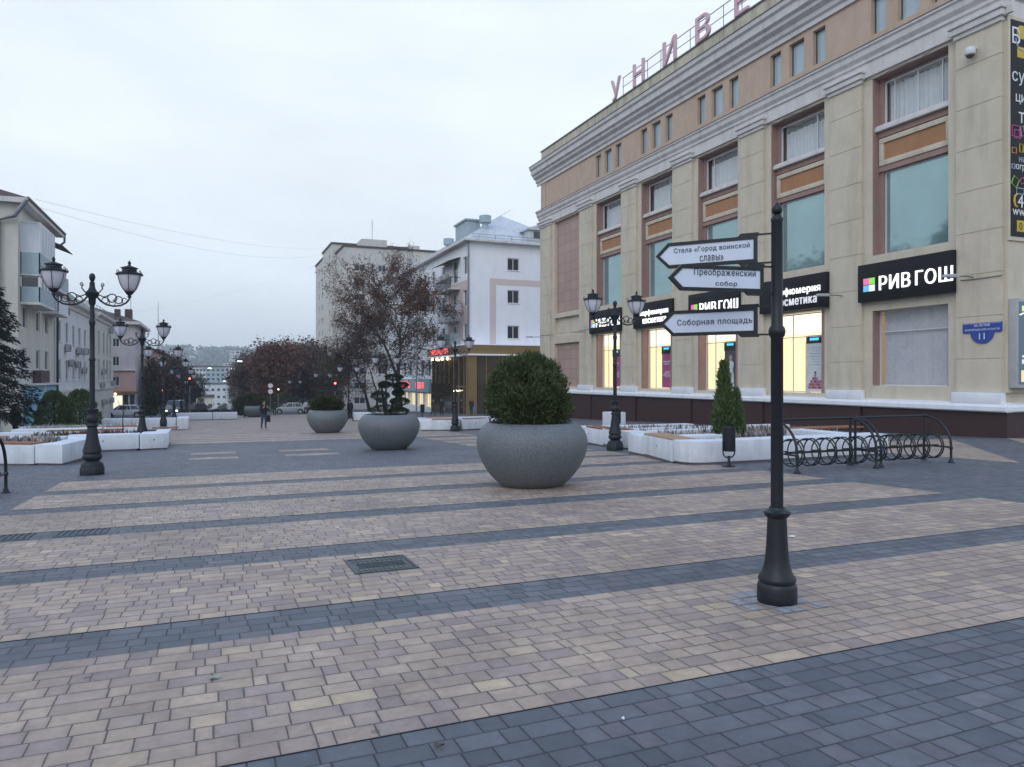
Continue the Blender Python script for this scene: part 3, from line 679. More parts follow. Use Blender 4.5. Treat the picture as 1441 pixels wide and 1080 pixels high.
text('street_name', 'БЕЛГОРОДСКОЙ ОБЛАСТИ', (x - .031, cy_, hz + .04), (0, -1, 0), (0, 0, 1), M['whitep'], t, w=1.36, h=.10, depth=.004)
mb = MB(); mb.box(x - .034, cy_ - .74, hz + .265, x - .031, cy_ + .74, hz + .275); mb.build('border_line', M['whitep'], t)
# banner and lightbox on the side wall round the corner
by = Y0 - .16
t = thing('advertising_banner', 'tall black advertising banner with white and yellow print round the store corner', 'banner', (29.6, by, 7))
mb = MB(); mb.box(27.56, by - .05, 6.85, 31.7, by, 15.26); mb.build('frame', M['cream'], t)
mb = MB(); mb.box(27.66, by - .06, 7.0, 31.6, by - .05, 15.12); mb.build('sheet', M['black'], t)
yb = by - .062
def btxt(s, xl, z, h, m, b=.0, n='print'):
    me = text_mesh(s, None, h, .006, b); wx = max(v.co.x for v in me.vertices) * 2
    return text(n, s, (xl + wx / 2, yb, z), (1, 0, 0), (0, 0, 1), M[m], t, h=h, depth=.006, bold=b)
btxt('В', 27.74, 14.55, .62, 'whitep', .01)
mb = MB(); mb.tube([(28.28 + .34 * math.cos(q), yb, 14.45 + .42 * math.sin(q)) for q in [math.pi * (1 + k / 10) for k in range(11)]], .03, 6); mb.build('ring', M['blp'], t)
mb = MB(); mb.ball((28.30, yb, 14.72), .30, .006, .26, 16); mb.extr([(27.98, yb, 14.66), (28.1, yb, 14.56), (28.1, yb, 14.76)], (0, -.006, 0)); mb.build('yellow_shape', M['yellow'], t)
mb = MB(); mb.box(28.02, yb - .005, 13.75, 29.4, yb, 14.15); mb.build('yellow_bar', M['yellow'], t)
btxt('супер', 27.74, 12.95, .50, 'whitep', .02); btxt('цифр', 27.94, 12.22, .50, 'whitep', .02); btxt('тех', 28.10, 11.5, .42, 'whitep', .02)
btxt('низ', 28.12, 9.92, .2, 'blp'); btxt('огром', 27.95, 9.60, .26, 'whitep'); btxt('42', 28.05, 8.35, .48, 'whitep', .02); btxt('www.', 27.76, 7.92, .22, 'whitep')
mb = MB(); mb.box(28.0, yb - .005, 7.2, 29.8, yb, 7.62); mb.build('yellow_bar', M['yellow'], t); 
text('print', '0', (28.22, yb - .005, 7.41), (1, 0, 0), (0, 0, 1), M['black'], t, h=.28, depth=.006)
def outline(x0, z0, w_, h_, m, rot=0, name='icon'):
    mb = MB(); ps = [(-w_ / 2, -h_ / 2), (w_ / 2, -h_ / 2), (w_ / 2, h_ / 2), (-w_ / 2, h_ / 2)]; ca_, sa_ = math.cos(rot), math.sin(rot)
    mb.tube([(x0 + p * ca_ - q * sa_, yb, z0 + p * sa_ + q * ca_) for p, q in ps], .028, 5, closed=True); mb.build(name, M[m], t)
outline(27.93, 10.95, .42, .4, 'magp'); outline(28.02, 10.85, .34, .3, 'magp'); outline(28.32, 11.0, .2, .36, 'blp', .2); outline(28.25, 10.35, .2, .3, 'yellow'); outline(27.84, 10.22, .24, .2, 'orgp')
outline(27.8, 9.62, .16, .16, 'blp'); outline(27.9, 9.05, .32, .34, 'grnp', -.5); outline(28.3, 9.12, .2, .2, 'magp', .4); outline(28.18, 8.72, .42, .22, 'blp')
mb = MB(); mb.tube([(27.98, yb, 8.58), (27.86, yb, 8.5), (27.84, yb, 8.3), (27.90, yb, 8.15), (28.0, yb, 8.12)], .045, 6); mb.build('icon', M['yellow'], t)
t = thing('lightbox', 'grey framed advertising lightbox on the wall beside the corner', 'lightbox', (29, 18.1, 1.3))
mb = MB(); mb.box(27.64, 18.14, 1.32, 30.0, 18.445, 4.66); mb.build('case', M['ac'], t, bevel=.02)
mb = MB(); mb.box(27.74, 18.125, 1.46, 29.9, 18.141, 4.54); p = mb.build('display', emit('dark_display', (.10, .17, .22), .5), t)
mb = MB(); mb.box(27.86, 18.113, 1.55, 29.8, 18.124, 1.98); mb.build('warm_panel', emit('warm_panel', (.9, .65, .35), .9), p)
mb = MB(); mb.box(27.9, 18.113, 4.18, 28.6, 18.124, 4.38); mb.build('green_strip', emit('green_strip', (.6, .8, .3), .9), p)
mb = MB(); mb.tube([(27.76, 18.12, 4.05), (27.86, 18.12, 4.05), (27.92, 18.12, 4.1), (29.8, 18.12, 4.1)], .02, 5); mb.build('white_line', M['signlit'], p)
mb = MB(); mb.box(27.9, 18.113, 2.22, 28.7, 18.124, 2.38); mb.box(27.92, 18.113, 2.46, 28.5, 18.124, 2.54); mb.build('lit_bars', M['signdim'], p)

# ------------------------------------------------------------------ double street lamps
def P(x, y, z=0): return (x, y, zg(y) + z)
def make_lamp(label, group):
    t = thing('street_lamp', label, 'street lamp', (0, 0, 0), 0, group)
    mb = MB(); mb.lathe([(.27, 0), (.27, .17), (.25, .20), (.245, .22)], 8, smooth := (0, 0, 0)); mb.build('pedestal', M['iron_lamp'], t, bevel=.012)
    mb = MB(); mb.lathe([(.24, .221), (.235, .26), (.17, .32), (.155, .34), (.19, .37), (.215, .42), (.20, .47), (.18, .50), (.185, .52), (.205, .54), (.20, .56), (.195, .60), (.16, .72), (.125, .92), (.108, 1.08), (.10, 1.13), (.125, 1.15), (.13, 1.18), (.105, 1.21), (.10, 1.24), (.12, 1.27), (.135, 1.33), (.12, 1.39), (.10, 1.42), (.105, 1.47), (.125, 1.53), (.13, 1.56), (.06, 1.58), (.058, 2.6), (.055, 2.70), (.072, 2.72), (.072, 2.76), (.055, 2.78), (.052, 3.55), (.066, 3.58), (.07, 3.66), (.05, 3.70), (.048, 4.02)], 20)
    mb.build('post', M['iron_lamp'], t, smooth=50)
    mb = MB(); mb.lathe([(.05, 4.02), (.075, 4.08), (.08, 4.2), (.14, 4.26), (.15, 4.34), (.10, 4.38), (.065, 4.45), (.055, 4.55), (.06, 4.57), (.035, 4.60), (.055, 4.64), (.07, 4.70), (.055, 4.77), (.01, 4.80)], 14); mb.build('finial', M['iron_lamp'], t, smooth=50)
    for s in (-1, 1):
        X_ = lambda pts: [(s * x, 0, z) for x, z in pts]
        mb = MB()
        def arc(cx_, cz_, r, a0, a1, n=12): return [(cx_ + r * math.cos(R(a0 + (a1 - a0) * k / n)), cz_ + r * math.sin(R(a0 + (a1 - a0) * k / n))) for k in range(n + 1)]
        mb.tube(X_([(.10, 4.24), (.18, 4.14), (.30, 4.06), (.45, 4.03), (.60, 4.05), (.72, 4.12), (.78, 4.20), (.79, 4.24)]), .022, 7)
        mb.tube(X_([(.12, 4.30), (.24, 4.24), (.34, 4.28)] + arc(.42, 4.22, .10, 140, -210)), .014, 6)
        mb.tube(X_(arc(.56, 4.18, .085, -150, 200)), .013, 6); mb.tube(X_(arc(.27, 4.16, .07, 200, -120)), .012, 6)
        mb.tube(X_([(.66, 4.09), (.62, 4.18), (.68, 4.24), (.74, 4.2)]), .011, 5); mb.tube(X_([(.46, 4.04), (.50, 4.12), (.43, 4.18)]), .011, 5); mb.tube(X_([(.34, 4.05), (.38, 4.13), (.34, 4.2)]), .011, 5)
        mb.tube(X_([(.09, 4.28), (.16, 4.36), (.22, 4.44), (.19, 4.52), (.22, 4.57), (.25, 4.53), (.22, 4.49)]), .016, 6)
        mb.build('bracket', M['iron_lamp'], t, smooth=50)
        o = (s * .79, 0, 0)
        mb = MB(); mb.lathe([(.02, 4.24), (.05, 4.26), (.035, 4.30), (.07, 4.33), (.085, 4.36), (.11, 4.38), (.105, 4.40)], 16, o)
        mb.lathe([(.275, 4.785), (.30, 4.79), (.305, 4.82), (.275, 4.835), (.235, 4.855), (.175, 4.875), (.165, 4.885), (.160, 4.945), (.195, 4.952), (.19, 4.968), (.12, 4.995), (.06, 5.015), (.022, 5.04), (.035, 5.07), (.038, 5.09), (.015, 5.13), (.004, 5.15)], 18, o)
        for k in range(6):
            a = R(60 * k + 30); c_, s_ = math.cos(a), math.sin(a)
            mb.tube([(o[0] + r * c_, r * s_, z) for r, z in ((.108, 4.39), (.17, 4.46), (.225, 4.58), (.262, 4.70), (.278, 4.79))], .0065, 5)
            mb.tube([(o[0] + r * c_, r * s_, z) for r, z in ((.285, 4.82), (.30, 4.87), (.275, 4.90), (.255, 4.87))], .010, 5)
        l = mb.build('lantern', M['iron_lamp'], t, smooth=45)
        mb = MB(); mb.lathe([(.095, 4.395), (.16, 4.46), (.213, 4.58), (.249, 4.70), (.262, 4.783)], 20, o); mb.build('lamp_glass', M['lampglass'], l, smooth=60)
    return t
LAMP_L = [20.0, 33.5, 48.0, 61.5, 77, 91.5, 118, 132, 146]
LAMP_R = [20.6, 37.3, 54, 70, 87, 118, 133, 148]
lab_l = ['nearest double lantern street lamp left of the square', 'second street lamp on the left, its foot behind the long white planter', 'third street lamp on the left, just past the second white planter end', 'fourth lamp along the left row, its foot hidden by a low white planter', 'fifth lamp along the left row, close beside the dark trees', 'sixth lamp along the left row, before the crossing', 'first lamp beyond the crossing on the left', 'second lamp beyond the crossing on the left', 'last visible lamp far down the left row']
lab_r = ['double street lamp standing before the white planters by the store', 'double street lamp in front of the bronze restaurant corner', 'street lamp behind the cloud-pruned topiary, lanterns against the big tree', 'street lamp between the low shrub bowl and the big tree', 'street lamp left of the shrub bowl near the blue sign', 'first lamp beyond the crossing on the right', 'second lamp beyond the crossing on the right', 'last lamp far down the right row under the brown trees']
lamp0 = make_lamp(lab_l[0], 'street lamps along the left row'); lamp0.location = P(-2.62, LAMP_L[0])
for y, l in zip(LAMP_L[1:], lab_l[1:]): copy_tree(lamp0, P(-2.6, y), R((y * 37) % 9 - 4), l)
for y, l in zip(LAMP_R, lab_r): copy_tree(lamp0, P(12.0, y), R((y * 53) % 9 - 4), l, group='street lamps along the right row')

# ------------------------------------------------------------------ signpost
sx, sy = 4.305, 4.77; gz = zg(sy) + .004
sp = thing('signpost', 'black iron signpost with a bell-shaped foot carrying three white arrow signs', 'signpost', (sx, sy, gz))
mb = MB(); mb.lathe([(.150, 0), (.157, .01), (.159, .05), (.157, .13), (.150, .155), (.142, .165)], 30, (sx, sy, gz)); mb.build('foot', M['iron'], sp, smooth=45)
mb = MB(); mb.lathe([(.140, .166), (.150, .185), (.147, .205), (.124, .24), (.104, .30), (.093, .37), (.086, .46), (.081, .56), (.077, .66), (.075, .69), (.092, .705), (.105, .725), (.107, .74), (.085, .75), (.066, .765), (.062, .78)], 30, (sx, sy, gz)); mb.build('bell_base', M['iron'], sp, smooth=45)
mb = MB(); mb.lathe([(.050, .781), (.049, 2.17), (.062, 2.19), (.068, 2.22), (.062, 2.25), (.047, 2.27), (.046, 2.5), (.0455, 3.12), (.050, 3.13), (.050, 3.15), (.038, 3.165), (.030, 3.18)], 24, (sx, sy, gz)); mb.build('pole', M['iron'], sp, smooth=45)
mb = MB(); mb.ball((sx, sy, gz + 3.222), .044, .044, .044, 18); mb.lathe([(.02, 3.262), (.012, 3.275), (.004, 3.285)], 10, (sx, sy, gz)); mb.build('ball_finial', M['iron'], sp, smooth=60)
VR = Vector((math.cos(A), -math.sin(A), 0)); VF = Vector((math.sin(A), math.cos(A), 0))
def arrow(lines, ang, s0, s1, zc, h, label, sizes):
    d = (-VR * math.cos(R(ang)) + VF * math.sin(R(ang))).normalized()      # from the pole towards the tip
    o = Vector((sx, sy, gz + zc)); ux = -d; uy = Vector((0, 0, 1)); nrm = ux.cross(uy)
    t = thing('arrow_sign', label, 'sign', (sx, sy, gz + zc), 0, 'arrow signs on the signpost')
    Tm = frame_m((0, 0, 0), ux, uy)
    L = s1 - s0; hh = h / 2; tip = hh * 1.02
    def outl(i): return [(-s0 - i, -hh + i), (-s0 - i, hh - i), (-s1 + tip + i * .4, hh - i), (-s1 + i * 1.35, 0), (-s1 + tip + i * .4, -hh + i)]
    th = .018
    a, b = outl(0), outl(.028); n = 5; vs = []; fs = []
    for z in (-th, th): vs += [(x, y, z) for x, y in a] + [(x, y, z) for x, y in b]
    for k in range(n):
        k2 = (k + 1) % n
        fs += [(10 + k, 10 + k2, 15 + k2, 15 + k)[::-1], (k, k2, 5 + k2, 5 + k), (k, 10 + k, 10 + k2, k2), (5 + k, 5 + k2, 15 + k2, 15 + k)]
    mb = MB(); mb.add(vs, fs, 0, Tm)
    fr = mb.build('arrow_frame', M['iron'], t, world=False)
    for me_ in (fr.data,):
        bm = bmesh.new(); bm.from_mesh(me_); bmesh.ops.recalc_face_normals(bm, faces=bm.faces); bm.to_mesh(me_); bm.free()
    mb = MB(); mb.extr([(x, y, -.010) for x, y in b], (0, 0, .020), 0, Tm); mb.build('arrow_face', M['signface'], t, world=False)
    for sgn in (1, -1):
        mb = MB(); z = sgn * hh; zz = z + sgn * .012
        mb.extr([(-s0 - .16, z, -.016), (-s0 - .13, z + sgn * .026, -.016), (-s0 + .01, z + sgn * .026, -.016), (-s0 + .01, z, -.016)], (0, 0, .032), 0, Tm)
        mb.box(-s0, z + sgn * .008 - .007, -.008, -.044, z + sgn * .008 + .007, .008, 0, Tm)
        mb.build('bracket', M['iron'], t, world=False)
    for (s, xc, yc, w_, h_) in lines:
        me = text_mesh(s, w_, h_, .004, 0, 1.1); me.materials.append(M['ink']); me.transform(Tm @ Matrix.Translation((xc, yc, .0105)))
        ob = bpy.data.objects.new('lettering', me); COL.objects.link(ob); ob.parent = t
        me2 = me.copy() if False else None
    return t
ARW = []
def sign_z(py, d=6.0): return 1.7 + (532 - py) / 1035 * d - gz
arrow([('Стела «Город воинской', -.535, .034, .64, .054), ('славы»', -.53, -.046, .20, .050)], 28, .155, 1.02, 2.912, .222, 'highest arrow sign on the post, two lines ending in славы», slanting away', None)
arrow([('Преображенский', -.47, .045, .54, .068), ('собор', -.46, -.043, .19, .046)], -12, .13, .955, 2.64, .205, 'middle arrow sign on the post, reading Преображенский собор', None)
arrow([('Соборная площадь', -.515, .0, .64, .064)], 30, .155, .99, 2.318, .222, 'lowest arrow sign on the post, reading Соборная площадь', None)

# ------------------------------------------------------------------ foliage helpers
def leaf_mat(name, c1, c2, rough=.75, trans=.15):
    m = bpy.data.materials.new(name); m.use_nodes = True; t = m.node_tree; n = t.nodes; b = n['Principled BSDF']; b.inputs['Roughness'].default_value = rough
    b.inputs['Specular IOR Level'].default_value = .25
    g = n.new('ShaderNodeNewGeometry'); mxn = n.new('ShaderNodeMix'); mxn.data_type = 'RGBA'; mxn.inputs[6].default_value = (*c1, 1); mxn.inputs[7].default_value = (*c2, 1)
    t.links.new(g.outputs['Random Per Island'], mxn.inputs[0]); t.links.new(mxn.outputs[2], b.inputs['Base Color']); MATS[name] = m; M[name] = m; return m
leaf_mat('thuja_leaf', (.018, .038, .012), (.115, .135, .055)); leaf_mat('juniper_leaf', (.04, .085, .028), (.135, .19, .07)); leaf_mat('topiary_leaf', (.010, .026, .012), (.035, .058, .026))
leaf_mat('spruce_leaf', (.005, .010, .010), (.016, .025, .024)); leaf_mat('autumn_leaf', (.075, .035, .024), (.20, .095, .045)); leaf_mat('brown_leaf', (.065, .042, .034), (.14, .085, .06))
leaf_mat('olive_leaf', (.055, .050, .030), (.12, .095, .055)); leaf_mat('dry_stalk', (.22, .20, .19), (.48, .46, .45)); leaf_mat('grass_leaf', (.05, .075, .025), (.12, .14, .06)); leaf_mat('shrub_leaf', (.018, .028, .010), (.055, .068, .024))
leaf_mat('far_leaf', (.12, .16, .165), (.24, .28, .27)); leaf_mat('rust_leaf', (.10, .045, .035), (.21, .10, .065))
def sph(rnd):
    z = rnd.uniform(-1, 1); a = rnd.uniform(0, 6.2832); q = math.sqrt(1 - z * z); return Vector((q * math.cos(a), q * math.sin(a), z))
def noise3(p, s):
    return (math.sin(p[0] * 2.1 * s + 1.3) * math.sin(p[1] * 2.7 * s + .4) + math.sin(p[2] * 2.3 * s + p[0] * 1.7 * s) * .8 + math.sin(p[1] * 3.9 * s + p[2] * 3.1 * s + 2) * .5) / 2.3
def clump(mb, c, rx, ry, rz, n, wd, ln, rnd, up=.5, lump=.18, ls=2.0, inner=.45, flat=0):
    """leaf cards over a lumpy volume: most near the surface, some inside"""
    for k in range(n):
        d = sph(rnd)
        if flat and d.z < -.2 and rnd.random() < flat: d.z = abs(d.z)
        r = 1 - (rnd.random() ** 2) * inner
        r *= 1 + lump * noise3((d.x * ls + c[0], d.y * ls + c[1], d.z * ls + c[2]), 1.5)
        p = Vector((c[0] + d.x * rx * r, c[1] + d.y * ry * r, c[2] + d.z * rz * r))
        q = d + Vector((rnd.gauss(0, .45), rnd.gauss(0, .45), rnd.gauss(up, .35)))
        mb.card(p, q, wd * rnd.uniform(.6, 1.3), ln * rnd.uniform(.5, 1.35), rnd)

# ------------------------------------------------------------------ round concrete bowls
def make_bowl(label):
    t = thing('planter_bowl', label, 'planter bowl', (0, 0, 0), 0, 'round grey concrete bowls in a row')
    pr = [(.50, 0), (.555, .008), (.62, .05), (.715, .13), (.805, .23), (.885, .34), (.952, .46), (1.003, .57), (1.037, .68), (1.053, .78), (1.051, .87), (1.032, .96), (.997, 1.04), (.947, 1.11), (.892, 1.165), (.85, 1.195), (.825, 1.205), (.805, 1.20), (.79, 1.17), (.785, 1.06)]
    mb = MB(); mb.lathe(pr, 64); mb.build('bowl', M['concrete'], t, smooth=60)
    mb = MB(); mb.lathe([(.786, 1.08), (.7, 1.12), (.35, 1.15), (.05, 1.16)], 24); mb.build('soil', M['soil'], t, smooth=60)
    return t
bowl0 = make_bowl('nearest and largest-looking concrete bowl, holding a bushy round thuja'); bowl0.scale = (1.025, 1.025, 1.025); bowl0.location = P(5.78, 13.1, .003)
bowl_c = [(5.69, 25.1), (5.70, 39.7), (4.3, 84.0)]
copy_tree(bowl0, P(*bowl_c[0], .003), .6, 'concrete bowl holding the cloud-pruned topiary', scale=1.0); copy_tree(bowl0, P(*bowl_c[1], .003), 1.3, 'concrete bowl with a low spreading shrub', scale=1.0); copy_tree(bowl0, P(*bowl_c[2], .003), 2.3, 'distant concrete bowl behind the walking man', scale=1.0)
rnd = random.Random(5)
x, y = 5.68, 13.07; z = zg(y) + 1.15
t = thing('thuja_shrub', 'bushy round dark green thuja growing in the nearest bowl', 'shrub', (x, y, z))
mb = MB()
for k in range(9): 
    d = sph(rnd); mb.tube([(x + d.x * .08, y + d.y * .08, z - .05), (x + d.x * .3, y + d.y * .3, z + .5), (x + d.x * .5, y + d.y * .5, z + 1.0)], [.03, .02, .008], 5)
mb.build('stem', M['bark'], t)
mb = MB()
for u, v, h_, rx, rz, n_ in ((0, 0, .52, .70, .52, 9000), (-.30, -.10, .62, .46, .52, 4200), (.32, .05, .58, .44, .50, 4200), (-.16, -.12, .90, .48, .42, 4200), (.16, .05, .92, .44, .42, 3600), (-.42, .15, .38, .36, .36, 2200), (.45, -.15, .34, .36, .34, 2200), (.12, -.42, .42, .40, .42, 2600), (-.20, -.40, .40, .38, .40, 2400), (.02, 0, 1.16, .30, .26, 1300)):
    clump(mb, (x + u * math.cos(A) + v * math.sin(A), y - u * math.sin(A) + v * math.cos(A), z + h_), rx, rx, rz, int(n_ * 1.25), .021, .085, rnd, .5, .22, 3.6, .5)
for k in range(120):
    d = sph(rnd); d.z = abs(d.z) * 1.1 - .15; c = Vector((x, y, z + .58)) + Vector((d.x, d.y, d.z)) * rnd.uniform(.66, .80); clump(mb, c, .09, .09, .15, 85, .019, .085, rnd, .9, .1, 3, .9)
mb.build('foliage', M['thuja_leaf'], t)
x, y = bowl_c[0]; z = zg(y) + 1.14
t = thing('topiary_tree', 'cloud-pruned topiary with rounded pads on bent stems', 'topiary', (x, y, z))
PADS = [(.17, 0, 1.34, .30, .10), (-.16, .05, 1.08, .22, .10), (.42, -.05, 1.06, .25, .10), (.30, .08, .80, .20, .11), (-.30, 0, .70, .31, .15), (.36, 0, .50, .33, .13), (-.14, -.08, .20, .50, .19), (.30, .12, .16, .36, .13)]
R_ = lambda u, v: (x + u * math.cos(A) + v * math.sin(A), y - u * math.sin(A) + v * math.cos(A))
mb = MB()
mb.tube([(*R_(-.12, 0), z - .05), (*R_(-.2, 0), z + .5), (*R_(-.26, .05), z + .9), (*R_(-.27, .08), z + 1.1)], [.055, .05, .04, .025], 7)
mb.tube([(*R_(0, 0), z - .05), (*R_(.12, 0), z + .4), (*R_(.30, 0), z + .75), (*R_(.12, 0), z + 1.05), (*R_(.13, 0), z + 1.4)], [.055, .05, .045, .035, .02], 7)
mb.tube([(*R_(.30, 0), z + .75), (*R_(.42, .02), z + 1.05)], [.035, .02], 6); mb.tube([(*R_(-.2, 0), z + .45), (*R_(-.4, .02), z + .55)], [.035, .02], 6); mb.build('trunk', M['bark'], t, smooth=60)
mb = MB()
for u, v, h_, r, rz in PADS: clump(mb, (*R_(u, v), z + h_), r, r, rz, 2600, .018, .042, rnd, .4, .06, 3, .30, .3)
mb.build('foliage', M['topiary_leaf'], t)
def low_shrub(x, y, z, r, h, n, label, m='shrub_leaf', s=1.0):
    t = thing('low_shrub', label, 'shrub', (x, y, z)); mb = MB()
    for k in range(8):
        d = sph(rnd); mb.tube([(x, y, z), (x + d.x * r * .6, y + d.y * r * .6, z + h * .7)], [.02 * s, .006 * s], 4)
    mb.build('stem', M['bark'], t); mb = MB(); clump(mb, (x, y, z + h * .45), r, r, h * .55, n, .05 * s, .13 * s, rnd, .6, .2, 2.4, .5); mb.build('foliage', M[m], t); return t
x, y = bowl_c[1]; low_shrub(x, y, zg(y) + 1.14, .80, .72, 5200, 'low spreading green shrub in the third concrete bowl')
x, y = bowl_c[2]; low_shrub(x - .3, y + 2.2, zg(y) + .3, 1.7, 2.0, 3500, 'green bush behind the distant concrete bowl', 'shrub_leaf', 2)
def thuja(x, y, z, r, h, n, label, group=None, m='juniper_leaf', cone=.9, dome=False):
    t = thing('thuja', label, 'shrub', (x, y, z), 0, group); mb = MB()
    mb.tube([(x, y, z - .05), (x + .02, y, z + h * .5), (x, y, z + h * .95)], [.05, .035, .01], 6); mb.build('trunk', M['bark'], t)
    mb = MB()
    for k in range(n):
        f = rnd.random() ** 1.25; a = rnd.uniform(0, 6.2832); zz = h * (.03 + .95 * f)
        rr = r * (min(1, (f + .06) * 5) ** .5) * (math.sqrt(max(0, 1 - (f * .99) ** 1.25)) if dome else 1 - f * cone) * (1 + .22 * noise3((math.cos(a) * 2 + x, math.sin(a) * 2, zz * 2.2 / max(h, 1) * 3), 1.5)) * (1 - .4 * rnd.random() ** 2)
        mb.card((x + rr * math.cos(a), y + rr * math.sin(a), z + zz), (math.cos(a) * .7 + rnd.gauss(0, .3), math.sin(a) * .7 + rnd.gauss(0, .3), rnd.uniform(.6, 1.6)), .04 * (h / 2) ** .5 * rnd.uniform(.6, 1.3), .16 * (h / 2) ** .5 * rnd.uniform(.5, 1.3), rnd)
    mb.build('foliage', M[m], t); return t

# ------------------------------------------------------------------ white modular planters with board seats
def planter(label, blocks, seats=(), soils=(), h=.60, group='white concrete planter benches', worn=()):
    cx_ = sum(p[0] for b in blocks for p in b) / sum(len(b) for b in blocks); cy_ = sum(p[1] for b in blocks for p in b) / sum(len(b) for b in blocks)
    t = thing('planter_bench', label, 'planter', P(cx_, cy_), 0, group); g0 = zg(cy_)
    for b in blocks:
        gz_ = zg(sum(p[1] for p in b) / len(b))
        mb = MB(); mb.prism(b, gz_ + .07, gz_ + h); o = mb.build('concrete_block', M['whitec'], t, bevel=.022)
        c = (sum(p[0] for p in b) / len(b), sum(p[1] for p in b) / len(b))
        mb = MB(); mb.prism([(c[0] + (p[0] - c[0]) * .93, c[1] + (p[1] - c[1]) * .93) for p in b], gz_ - .05, gz_ + .068); mb.build('plinth', M['tin'], o)
        p0, p1 = Vector((*b[0], 0)), Vector((*b[1], 0)); 
        nrm = Vector((p1.y - p0.y, p0.x - p1.x, 0)).normalized(); q = p0.lerp(p1, .5)
        if (p1 - p0).length > .9:
            mb = MB(); e_ = (p1 - p0).normalized() * .022
            mb.extr([tuple(q - e_ + Vector((0, 0, gz_ + .36))), tuple(q + e_ + Vector((0, 0, gz_ + .36))), tuple(q + e_ + Vector((0, 0, gz_ + .405))), tuple(q - e_ + Vector((0, 0, gz_ + .405)))], nrm * .004); mb.build('lifting_hole', M['tin'], o)
    for k, b in enumerate(seats):
        gz_ = zg(sum(p[1] for p in b) / len(b)); mb = MB()
        a0, a1, b1, b0 = [Vector((*p, 0)) for p in b]           # boards run a0->a1, stacked towards b0
        nb = 6
        for j in range(nb):
            f0, f1 = j / nb + .012, (j + 1) / nb - .012
            q = [a0.lerp(b0, f0), a1.lerp(b1, f0), a1.lerp(b1, f1), a0.lerp(b0, f1)]
            mb.prism([(v.x, v.y) for v in q], gz_ + h + .004, gz_ + h + .045)
        mb.build('seat_boards', M['wood_lt' if k in worn else 'wood'], t)
    for b in soils:
        gz_ = zg(sum(p[1] for p in b) / len(b)); mb = MB(); mb.prism(b, gz_ - .02, gz_ + .42); mb.build('soil', M['soil'], t)
    return t
def rect(x0, y0, x1, y1): return [(x0, y0), (x1, y0), (x1, y1), (x0, y1)]
planter('long white planter before the bike racks with a worn board seat',
        [[(11.42, 17.95), (12.1, 17.95), (12.1, 19.0), (11.52, 19.0)][::1], [(11.30, 17.86), (10.86, 15.78), (11.55, 15.62), (12.05, 17.80)],
         [(10.84, 15.70), (10.80, 15.35), (10.95, 15.10), (11.3, 14.97), (13.5, 14.93), (13.5, 15.62), (11.6, 15.58)], [(13.54, 14.93), (17.45, 14.98), (17.45, 15.66), (13.54, 15.62)],
         rect(12.15, 17.2, 13.6, 17.75), rect(16.8, 15.72, 17.45, 18.2), rect(13.6, 21.9, 17.0, 22.5), rect(17.05, 21.9, 20.4, 22.5)],
        [[(11.30, 17.80), (10.90, 15.80), (11.53, 15.66), (12.02, 17.76)], [(17.4, 18.3), (20.2, 18.3), (20.2, 18.95), (17.4, 18.95)]], [rect(11.7, 15.7, 16.75, 17.15), rect(13.3, 17.8, 19.4, 21.85)], worn=(0,))
planter('white planter bench with red boards behind the nearest right lamp', [[(12.55, 22.4), (12.45, 20.35), (13.2, 20.3), (13.3, 22.4)], [(12.75, 24.9), (12.6, 22.45), (13.35, 22.45), (13.5, 24.9)], [(13.35, 20.9), (13.35, 20.35), (17.0, 20.6), (17.0, 21.1)], rect(13.6, 24.6, 18, 25.2)],
        [[(12.74, 24.0), (12.62, 22.6), (13.25, 22.6), (13.35, 24.0)], [(12.52, 22.2), (12.50, 21.3), (13.15, 21.3), (13.2, 22.2)]], [rect(13.55, 21.2, 17.8, 24.5)])
planter('single white concrete block beside a black bin near the store', [rect(18.6, 32.4, 19.5, 33.2)], h=.95)
planter('white planter bench at the foot of the second right lamp', [[(10.45, 38.4), (12.4, 37.75), (12.6, 38.4), (10.7, 39.1)], [(12.5, 37.7), (14.35, 38.4), (14.2, 39.1), (12.7, 38.5)], [(14.5, 38.4), (17.8, 37.2), (18.0, 37.9), (14.7, 39.1)], rect(10.8, 42.5, 13.6, 43.2), [(10.45, 39.2), (11.0, 39.2), (11.2, 42.4), (10.7, 42.4)], rect(13.8, 42.5, 17.5, 43.2)],
        [[(11.0, 38.25), (12.3, 37.82), (12.45, 38.3), (11.15, 38.75)], [(12.7, 37.9), (14.2, 38.45), (14.1, 38.95), (12.75, 38.5)], [(12.0, 42.6), (13.5, 42.6), (13.5, 43.1), (12.0, 43.1)]], [rect(11.2, 39.3, 17.3, 42.4)])
planter('white planter bench between the topiary bowl and the shrub bowl', [[(10.6, 60.2), (12.4, 59.8), (12.5, 60.6), (10.8, 61)], [(12.5, 59.8), (15.2, 60.6), (15.1, 61.3), (12.6, 60.6)]], [[(12.7, 59.9), (15, 60.6), (14.9, 61.1), (12.7, 60.5)]], h=.7)
planter('nearest left white planter with a board seat and a cut corner', [[(-8.6, 26.2), (-4.55, 23.90), (-4.22, 24.49), (-8.27, 26.79)], [(-4.52, 23.88), (-3.80, 23.48), (-3.48, 25.15), (-4.0, 25.5), (-4.19, 24.47)], [(-3.50, 25.2), (-3.75, 28.2), (-4.4, 28.2), (-4.0, 25.55)], rect(-8.6, 28.3, -4.5, 28.9), rect(-8.6, 29.0, -5.9, 29.7)],
        [[(-8.5, 26.17), (-4.62, 23.97), (-4.32, 24.49), (-8.2, 26.69)], [(-8.4, 28.35), (-6.2, 28.35), (-6.2, 28.85), (-8.4, 28.85)]], [[(-8.2, 26.85), (-4.3, 24.65), (-4.45, 25.6), (-4.45, 28.2), (-8.4, 28.2)]])
